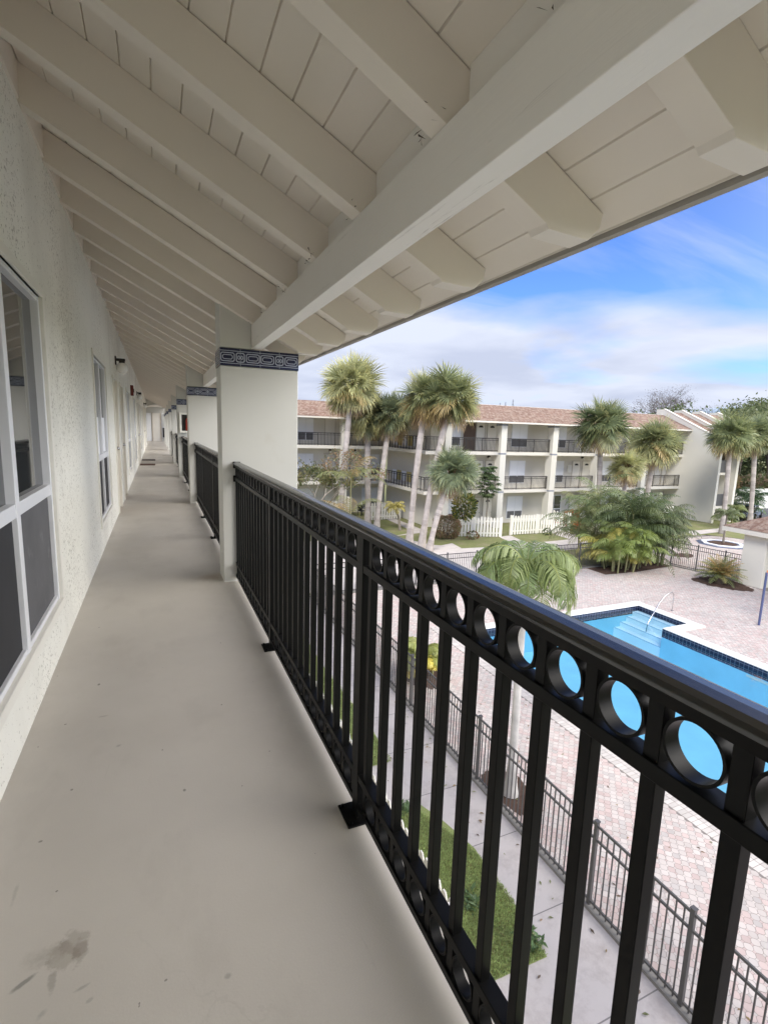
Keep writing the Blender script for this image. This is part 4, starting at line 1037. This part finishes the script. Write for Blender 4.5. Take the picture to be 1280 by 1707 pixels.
def feather(m, base, az, el, L, leaf, n, col, arch=1.0, droop=.8, wid=.022, curl=0.0):
    """one pinnate frond"""
    p = Vector(base); h = Vector((math.cos(az), math.sin(az), 0)); side = Vector((-math.sin(az), math.cos(az), 0)); e = el; st = L/n; pts = [p.copy()]
    for i in range(n):
        d = h*math.cos(e)+Vector((0, 0, math.sin(e))); p = p+d*st; pts.append(p.copy()); e -= arch*(.35+1.3*i/n)/n
    m.tube(pts[::2] if len(pts) > 6 else pts, [.014*(1-.75*i/len(pts[::2]))+.003 for i in range(len(pts[::2]))] if len(pts) > 6 else .01, 3, (col[0]*1.2, col[1]*1.1, col[2]*.8), False, False)
    for i in range(2, n+1):
        t = i/n; ll = leaf*math.sin(math.pi*min(1, .18+.80*t))*rnd.uniform(.85, 1.12)+.05; d = (pts[i]-pts[i-1]).normalized(); up = side.cross(d)
        for sgn in (-1, 1):
            r_ = (side*sgn*.86+d*.55+up*.16+Vector((rnd.uniform(-.12, .12), rnd.uniform(-.12, .12), rnd.uniform(-.1, .1)))).normalized()
            a = pts[i]+r_*ll*.45; r2 = (r_+Vector((0, 0, -droop))).normalized(); b = a+r2*ll*.35; r3 = (r2+Vector((0, 0, -droop*1.4))).normalized(); c = b+r3*ll*.28
            wv = d*wid; c1 = jit(col, .2)
            m.face([pts[i]-wv*.5, pts[i]+wv*.5, a+wv, a-wv], c1); m.face([a-wv, a+wv, b+wv*.8, b-wv*.8], c1); m.face([b-wv*.8, b+wv*.8, c], c1)

# the small feather palm whose crown shows just over the rail
def court_palm():
    b = Vector((6.55, 7.70, ZG)); o = empty('feather_palm', b, 'smooth grey trunked feather palm just beyond the pool fence, drooping light green fronds', 'palm tree')
    top = Vector((.40, .52, 4.15)); pts = [Vector((0, 0, 0)).lerp(top, i/16)+Vector((0, 0, 0)) for i in range(17)]
    MB().tube(pts, [.17, .125, .105]+[.088-.0012*i for i in range(14)], 14, (.42, .40, .37)).build('trunk', M['trunk'], o)
    MB().tube([top, top+Vector((0, 0, .35)), top+Vector((0, 0, .62))], [.075, .065, .03], 10, (.20, .25, .11)).build('crown_shaft', M['leaf'], o)
    f = MB(); ct = top+Vector((0, 0, .5)); n = 25
    for i in range(n):
        az = i*2.39996+.4; el = 1.3-1.15*(i/n)+rnd.uniform(-.1, .1)
        col = (.26, .31, .115) if i % 3 else (.19, .255, .09)
        feather(f, ct, az, el, rnd.uniform(1.35, 1.65), .60, 46, col, 3.0+rnd.uniform(-.2, .4), 1.15, .015)
    f.tube([ct, ct+Vector((.03, 0, .55))], [.02, .008], 5, (.30, .33, .16))
    f.build('crown', M['leaf'], o)
    y = MB(); feather(y, ct-Vector((0, 0, .2)), 2.3, .1, 1.2, .4, 24, (.5, .42, .08), 1.9, .95, .016); y.build('yellow_frond', M['leaf'], o)
court_palm()
def areca(x, y, label, stems, hgt, col, yel, spread, nm='areca_palm', leaf=.55, cat='palm clump', arch=1.9):
    o = empty(nm, (x, y, ZG), label, cat); s_ = MB(); f = MB()
    for i in range(stems):
        a = rnd.uniform(0, 6.28); r_ = spread*math.sqrt(rnd.random()); bx, by = r_*math.cos(a), r_*math.sin(a)
        h = hgt*rnd.uniform(.15, .62); tp = Vector((bx*1.25, by*1.25, h))
        s_.tube([(bx, by, 0), (bx*1.1, by*1.1, h*.5), tp], [.05, .045, .035], 6, jit((.28, .27, .13), .2), False)
        for k in range(8):
            az = rnd.uniform(0, 6.28); el = rnd.uniform(.35, 1.35); c = yel if rnd.random() < .28 else col
            feather(f, tp, az, el, hgt*rnd.uniform(.34, .50), leaf*rnd.uniform(.8, 1.1), 20, jit(c, .2), arch, .75, .024)
    s_.build('stems', M['trunk'], o); f.build('fronds', M['leaf'], o)
areca(23.9, 20.65, 'yellowing areca palm clump at the front corner of the pool deck', 16, 3.5, (.25, .31, .09), (.48, .43, .11), 1.15)
areca(25.9, 21.0, 'tall dark green feather palm clump behind the yellow one', 16, 5.5, (.12, .16, .065), (.18, .215, .09), 1.0, 'areca_palm', .6)
areca(27.3, 20.9, 'grey green feather palm clump against the metal fence', 14, 4.7, (.14, .17, .085), (.20, .23, .12), .8, 'areca_palm', .5)
areca(24.9, 23.6, 'pale green feathery palm rising behind the yellow clump', 10, 6.0, (.19, .24, .10), (.28, .29, .13), .8, 'areca_palm', .6)
areca(7.4, 13.0, 'low yellow fronded palm inside the near pool fence', 4, 1.9, (.33, .36, .11), (.62, .54, .12), .25, 'areca_palm', .35)
areca(12.0, 33.0, 'slender feather palm with orange tinted fronds left of the fan palms', 2, 7.0, (.29, .31, .13), (.46, .34, .15), .2, 'areca_palm', .6)
areca(46.0, 28.6, 'drooping green palm at the foot of the blank end wall', 4, 2.6, (.20, .25, .10), (.26, .30, .12), .6, 'areca_palm', .5)
areca(52.3, 30.8, 'glossy dark green palm shrub beside the road', 6, 4.2, (.06, .11, .045), (.09, .15, .06), .6, 'areca_palm', .7)
def small_palm(x, y, z, h, label, col, L, n=14, name='feather_palm', tr=.06, bend=(0, 0)):
    o = empty(name, (x, y, z), label, 'palm tree'); top = Vector((bend[0], bend[1], h))
    MB().tube([(0, 0, 0), (bend[0]*.2, bend[1]*.2, h*.5), top], [tr*1.4, tr, tr*.8], 8, (.22, .19, .15)).build('trunk', M['trunk'], o); f = MB()
    for i in range(n): feather(f, top, i*2.39996, 1.2-1.1*i/n, L*rnd.uniform(.85, 1.1), L*.33, 18, jit(col, .2), 2.2, .9, .025)
    f.build('crown', M['leaf'], o)
small_palm(16.75, 34.5, ZG, 1.75, 'small yellow leaved palm in the lawn by the left patio', (.42, .37, .12), 1.0, 16, tr=.09, bend=(-.35, .2))
small_palm(37.9, 23.5, ZG+.12, 2.1, 'slim young palm growing in the octagonal planter', (.15, .18, .08), 1.0, 12)
def cycad():
    o = empty('sago_palm', (27.2, 16.8, ZG), 'round sago palm with orange tinged upper fronds by the metal fence', 'sago palm')
    MB().tube([(0, 0, 0), (0, 0, .25), (0, 0, .5)], [.22, .24, .15], 10, (.12, .09, .06)).build('stem', M['trunk'], o); f = MB(); n = 64
    for i in range(n):
        t = i/n; el = 1.35-1.35*t; col = (.50, .36, .16) if rnd.random() < .55*(1-t) else ((.36, .35, .14) if rnd.random() < .5 else (.19, .23, .09))
        feather(f, (0, 0, .45), i*2.39996, el, rnd.uniform(1.05, 1.3), .22, 16, jit(col, .2), .9, .15, .018)
    f.build('fronds', M['leaf'], o)
cycad()
def bush(name, c, rx, ry, rz, n, cols, leaf, label, cat='shrub', boxy=2.0, wood=True, shell=.45):
    o = empty(name, (c[0], c[1], c[2]), label, cat); f = MB()
    for _ in range(n):
        while True:
            x, y, z = rnd.uniform(-1, 1), rnd.uniform(-1, 1), rnd.uniform(-1, 1); q = abs(x)**boxy+abs(y)**boxy+abs(z)**boxy
            lump = .82+.18*math.sin(5*x+2*y+1)*math.sin(4*z+3*y)
            if shell < q < lump: break
        p = Vector((x*rx, y*ry, rz+z*rz)); d = Vector((x/rx, y/ry, z/rz+.3)).normalized()
        d = (d+Vector((rnd.uniform(-1, 1), rnd.uniform(-1, 1), rnd.uniform(-.8, 1)))*.8).normalized(); s_ = d.cross(Vector((rnd.random(), rnd.random(), rnd.random()+.1))).normalized(); l = leaf*rnd.uniform(.6, 1.3)
        f.face([p, p+d*l*.5+s_*l*.27, p+d*l, p+d*l*.5-s_*l*.27], jit(rnd.choice(cols), .3))
    f.build('foliage', M['leaf'], o)
    if wood:
        w = MB()
        for k in range(7):
            a = 6.28*k/7; w.tube([(0, 0, 0), (math.cos(a)*rx*.3, math.sin(a)*ry*.3, rz*.7), (math.cos(a)*rx*.6, math.sin(a)*ry*.6, rz*1.4)], [.04, .03, .012], 5, (.16, .12, .09), False)
        w.build('branches', M['trunk'], o)
    return o
bush('hedge', (18.75, 31.0, ZG), 1.0, .75, .82, 5200, [(.30, .25, .14), (.38, .24, .15), (.27, .28, .13), (.44, .28, .18)], .12, 'clipped reddish brown hedge at the end of the white picket fence', 'hedge', 3.2)
bush('croton_shrub', (19.3, 29.7, -4.6), .9, .7, .95, 700, [(.10, .15, .04), (.30, .27, .05), (.06, .09, .03), (.20, .22, .07)], .26, 'yellow flecked croton shrub under the short leaning palm', 'shrub', 2)
bush('croton_shrub', (30.2, 30.9, ZG), .9, .7, .85, 900, [(.50, .16, .06), (.42, .12, .05), (.25, .18, .06)], .18, 'orange red croton shrub beside the short picket fence', 'shrub', 2)
bush('shrub', (20.5, 30.2, ZG), .55, .3, .28, 160, [(.12, .15, .06), (.30, .14, .08), (.2, .2, .09)], .16, 'low reddish plants along the foot of the picket fence', 'plant', 2, False)
bush('shrub', (27.0, 29.9, ZG), .35, .25, .25, 130, [(.09, .12, .05)], .15, 'small dark green plant before the second picket fence', 'plant', 2, False)
bush('shrub', (51.0, 29.8, ZG), .9, .7, .7, 700, [(.06, .045, .03), (.05, .06, .025)], .16, 'dark brownish shrub at the road corner', 'shrub', 2)

def branch_tree(name, base, h, spread, label, cat, bark, cols, leaf, nleaf, levels=5, seed=1, flat=.0, trunk=.28, group=None, clump=.5, kids=(2, 3)):
    r = random.Random(seed); o = empty(name, base, label, cat, group); w = MB(); f = MB(); tips = []
    def grow(p, d, l, rad, lev):
        n = 3; pts = [p]; q = p
        for i in range(n):
            d = (d+Vector((r.uniform(-.22, .22), r.uniform(-.22, .22), r.uniform(-.06, .12)))).normalized(); q = q+d*l/n; pts.append(q)
        w.tube(pts, [rad, rad*.9, rad*.8, rad*.68], 6 if lev < 2 else 4, jit(bark, .15), False)
        if lev >= levels-1: tips.append(q)
        if lev >= levels: return
        for k in range(r.randint(*kids)):
            a = r.uniform(0, 6.28); out = Vector((math.cos(a), math.sin(a), r.uniform(-.1, .45)-flat))*spread
            grow(q, (d+out).normalized(), l*r.uniform(.62, .85), rad*.62, lev+1)
    grow(Vector((0, 0, 0)), Vector((0, 0, 1)), h*.32, trunk, 0)
    w.build('trunk', M['trunk'], o)
    if nleaf:
        for t in tips:
            sh = r.uniform(.7, 1.3); cl = r.choice(cols)
            for _ in range(nleaf):
                p = t+Vector((r.gauss(0, clump), r.gauss(0, clump), r.gauss(0, clump*.7))); a, b = r.uniform(0, 6.28), r.uniform(-.9, 1.1)
                d = Vector((math.cos(a)*math.cos(b), math.sin(a)*math.cos(b), math.sin(b))); s_ = d.cross(Vector((r.random(), r.random(), r.random()+.1))).normalized(); l = leaf*r.uniform(.6, 1.3); k = r.uniform(.75, 1.25)
                f.face([p, p+d*l*.5+s_*l*.28, p+d*l, p+d*l*.5-s_*l*.28], (cl[0]*k, cl[1]*k, cl[2]*k))
        f.build('crown', M['leaf'], o)
    return o
branch_tree('garden_tree', (10.6, 36.2, ZG), 4.9, .85, 'pale branched garden tree with small olive leaves beside the tiled column', 'tree', (.36, .32, .26), [(.22, .25, .11), (.30, .30, .14), (.36, .31, .15), (.15, .19, .09)], .20, 34, 5, 5, 0, .13, None, .30)
branch_tree('garden_tree', (11.6, 37.3, ZG), 6.6, .62, 'bare silvery branched garden tree reaching the upper left balcony', 'tree', (.40, .36, .30), [(.26, .26, .13), (.42, .27, .15)], .17, 9, 5, 9, 0, .10, None, .22)
def schefflera():
    o = empty('umbrella_plant', (22.5, 31.6, ZG), 'dark green umbrella plant standing against the column, second floor high', 'plant')
    MB().tube([(0, 0, 0), (.1, 0, 2.2), (0, .1, 4.6)], [.07, .06, .03], 7, (.22, .2, .16)).build('trunk', M['trunk'], o); f = MB()
    for i in range(120):
        z = rnd.uniform(2.9, 5.2); a = rnd.uniform(0, 6.28); rr = .95*math.sqrt(rnd.random())*(1-.4*abs(z-3.9)/1.1); c = Vector((rr*math.cos(a), rr*math.sin(a), z))
        for k in range(9):
            t = 6.28*k/9; d = Vector((math.cos(t), math.sin(t), -.35)).normalized(); s_ = Vector((-math.sin(t), math.cos(t), 0))*.065; l = rnd.uniform(.28, .40)
            f.face([c, c+d*l*.5+s_, c+d*l+Vector((0, 0, -.05)), c+d*l*.5-s_], jit(rnd.choice([(.07, .115, .045), (.12, .17, .07), (.18, .23, .10)]), .2))
    f.build('foliage', M['leaf'], o)
schefflera()
# trees beyond the roofs
branch_tree('bare_tree', (80, 66, ZG), 16.5, 1.0, 'wide bare grey tree rising behind the far roof', 'tree', (.17, .15, .14), [(.16, .13, .11)], .13, 7, 7, 21, .06, .42, None, .5)
branch_tree('bare_tree', (91, 64, ZG), 13.5, 1.15, 'lower bare grey tree behind the fin walls', 'tree', (.17, .15, .14), [(.16, .13, .11)], .13, 7, 7, 33, .10, .4, None, .5)
gx = [(62, 41, 9.5, 3), (68, 42, 11, 4), (74, 41, 10.5, 5), (82, 42, 12.5, 6), (66, 50, 11, 7), (90, 52, 14, 8)]
tl = ['leafy green tree behind the last palm at right', 'broad green tree above the white wall', 'green tree second from the right edge', 'tallest green tree at the right edge', 'green tree peeping over the end palms', 'distant green tree at the right horizon']
for (x, y, h, sd), lb in zip(gx, tl):
    branch_tree('leafy_tree', (x, y, ZG), h, .8, lb, 'tree', (.16, .13, .10), [(.13, .165, .075), (.17, .205, .095), (.22, .24, .12)], .42, 70, 4, sd, 0, .3, 'leafy trees beyond the white wall', 1.05, (3, 4))
bush('shrub', (60.5, 38.5, ZG+1.5), 2.6, 1.2, 1.3, 1500, [(.22, .17, .09), (.16, .16, .07), (.28, .2, .11)], .4, 'tawny straggling shrub behind the white wall', 'shrub')
bush('shrub', (66, 38.2, ZG+1.2), 3.2, 1.2, 1.2, 1500, [(.20, .15, .10), (.12, .14, .06)], .4, 'brown and green thicket behind the white wall', 'shrub')
for i, (x, y, rx, rz, lb) in enumerate(((59, 43, 3.2, 2.6, 'dense green undergrowth nearest the blank end wall'), (65.5, 44, 3.6, 2.9, 'dense green undergrowth under the leafy trees'), (73, 45, 4.2, 3.0, 'wide green undergrowth at the right behind the white wall'), (82, 47, 5, 3.2, 'far green undergrowth at the right edge'), (60, 52, 5, 3.4, 'tall undergrowth in the gap between palms'))):
    bush('shrub', (x, y, ZG), rx, 1.8, rz, 2600, [(.10, .13, .06), (.15, .18, .08), (.20, .20, .10), (.08, .10, .05)], .5, lb, 'shrub', 2.4)
def conifer(x, y, h, lab):
    o = empty('conifer', (x, y, ZG), lab, 'tree', 'conifer tops behind the far roof'); MB().tube([(0, 0, 0), (0, 0, h)], [.25, .03], 6, (.12, .1, .08)).build('trunk', M['trunk'], o); f = MB()
    z = h*.35
    while z < h:
        L = (h-z)*.16+.25
        for k in range(7):
            a = rnd.uniform(0, 6.28); d = Vector((math.cos(a), math.sin(a), .15)); s_ = Vector((-math.sin(a), math.cos(a), 0))*.16
            f.face([(0, 0, z), d*L*.5+s_+Vector((0, 0, z)), d*L+Vector((0, 0, z)), d*L*.5-s_+Vector((0, 0, z))], jit((.06, .085, .05), .3))
        z += .28
    f.build('crown', M['leaf'], o)
for x, y, h, lb in ((63.0, 86, 13.7, 'conifer tip above the roof, leftmost of the close trio'), (64.3, 86, 13.9, 'conifer tip in the middle of the close trio'), (66.1, 86, 14.5, 'tallest conifer tip of the close trio'), (74.2, 86, 13.2, 'thin lone conifer tip over the middle of the roof')): conifer(x, y, h, lb)

# white boundary wall, a house and a parked car by the road
w = MB().box(58.5, 90, 35.4, 35.65, ZG, ZG+2.25); tag(w.build('boundary_wall', M['whitewall'] if 'whitewall' in M else M['cream']), 'long white boundary wall beyond the road', 'wall')
o = empty('house', (66, 46, ZG), 'pale house with grey roof glimpsed between the right hand palms', 'house')
MB().box(-4, 4, -3, 3, 0, 5.2).build('wall', M['cream'], o)
MB().prism([(-4.4, 5.2), (4.4, 5.2), (0, 7.0)], -3.4, 3.4).build('roof', M['houseroof'], o)
for x in (-2.6, 0, 2.6):
    f = MB().box(x-.55, x+.55, -3.06, -3.001, 2.2, 3.8).build('window', M['frame'], o); MB().box(x-.48, x+.48, -3.075, -3.061, 2.27, 3.73).build('pane', M['glass'], f)
def car():
    o = empty('parked_car', (53.2, 31.0, ZG), 'blue grey parked car half hidden by the shrub at the road', 'car'); o.rotation_euler.z = .35
    MB().prism([(-2.1, .35), (2.1, .35), (2.15, .75), (1.2, .92), (-1.9, .95), (-2.15, .7)], -.85, .85).build('body', M['carp'], o, bevel=.08)
    MB().prism([(-1.75, .93), (.95, .93), (.35, 1.42), (-1.25, 1.42)], -.74, .74).build('window', M['glass'], o, bevel=.05)
    MB().prism([(-1.28, 1.40), (.38, 1.40), (.30, 1.47), (-1.2, 1.47)], -.72, .72).build('car_roof', M['carp'], o, bevel=.02)
    for x in (-1.35, 1.35):
        for y in (-.86, .86):
            wh = MB().tube([(x, y-.10, .33), (x, y+.10, .33)], .33, 18).build('wheel', M['black'], o); MB().tube([(x, y-.11, .33), (x, y+.11, .33)], .2, 12).build('rim', M['steel'], wh)
    for y in (-.6, .6): MB().box(2.05, 2.17, y-.2, y+.2, .6, .74, b=.02).build('headlight', M['opal'], o)
car()
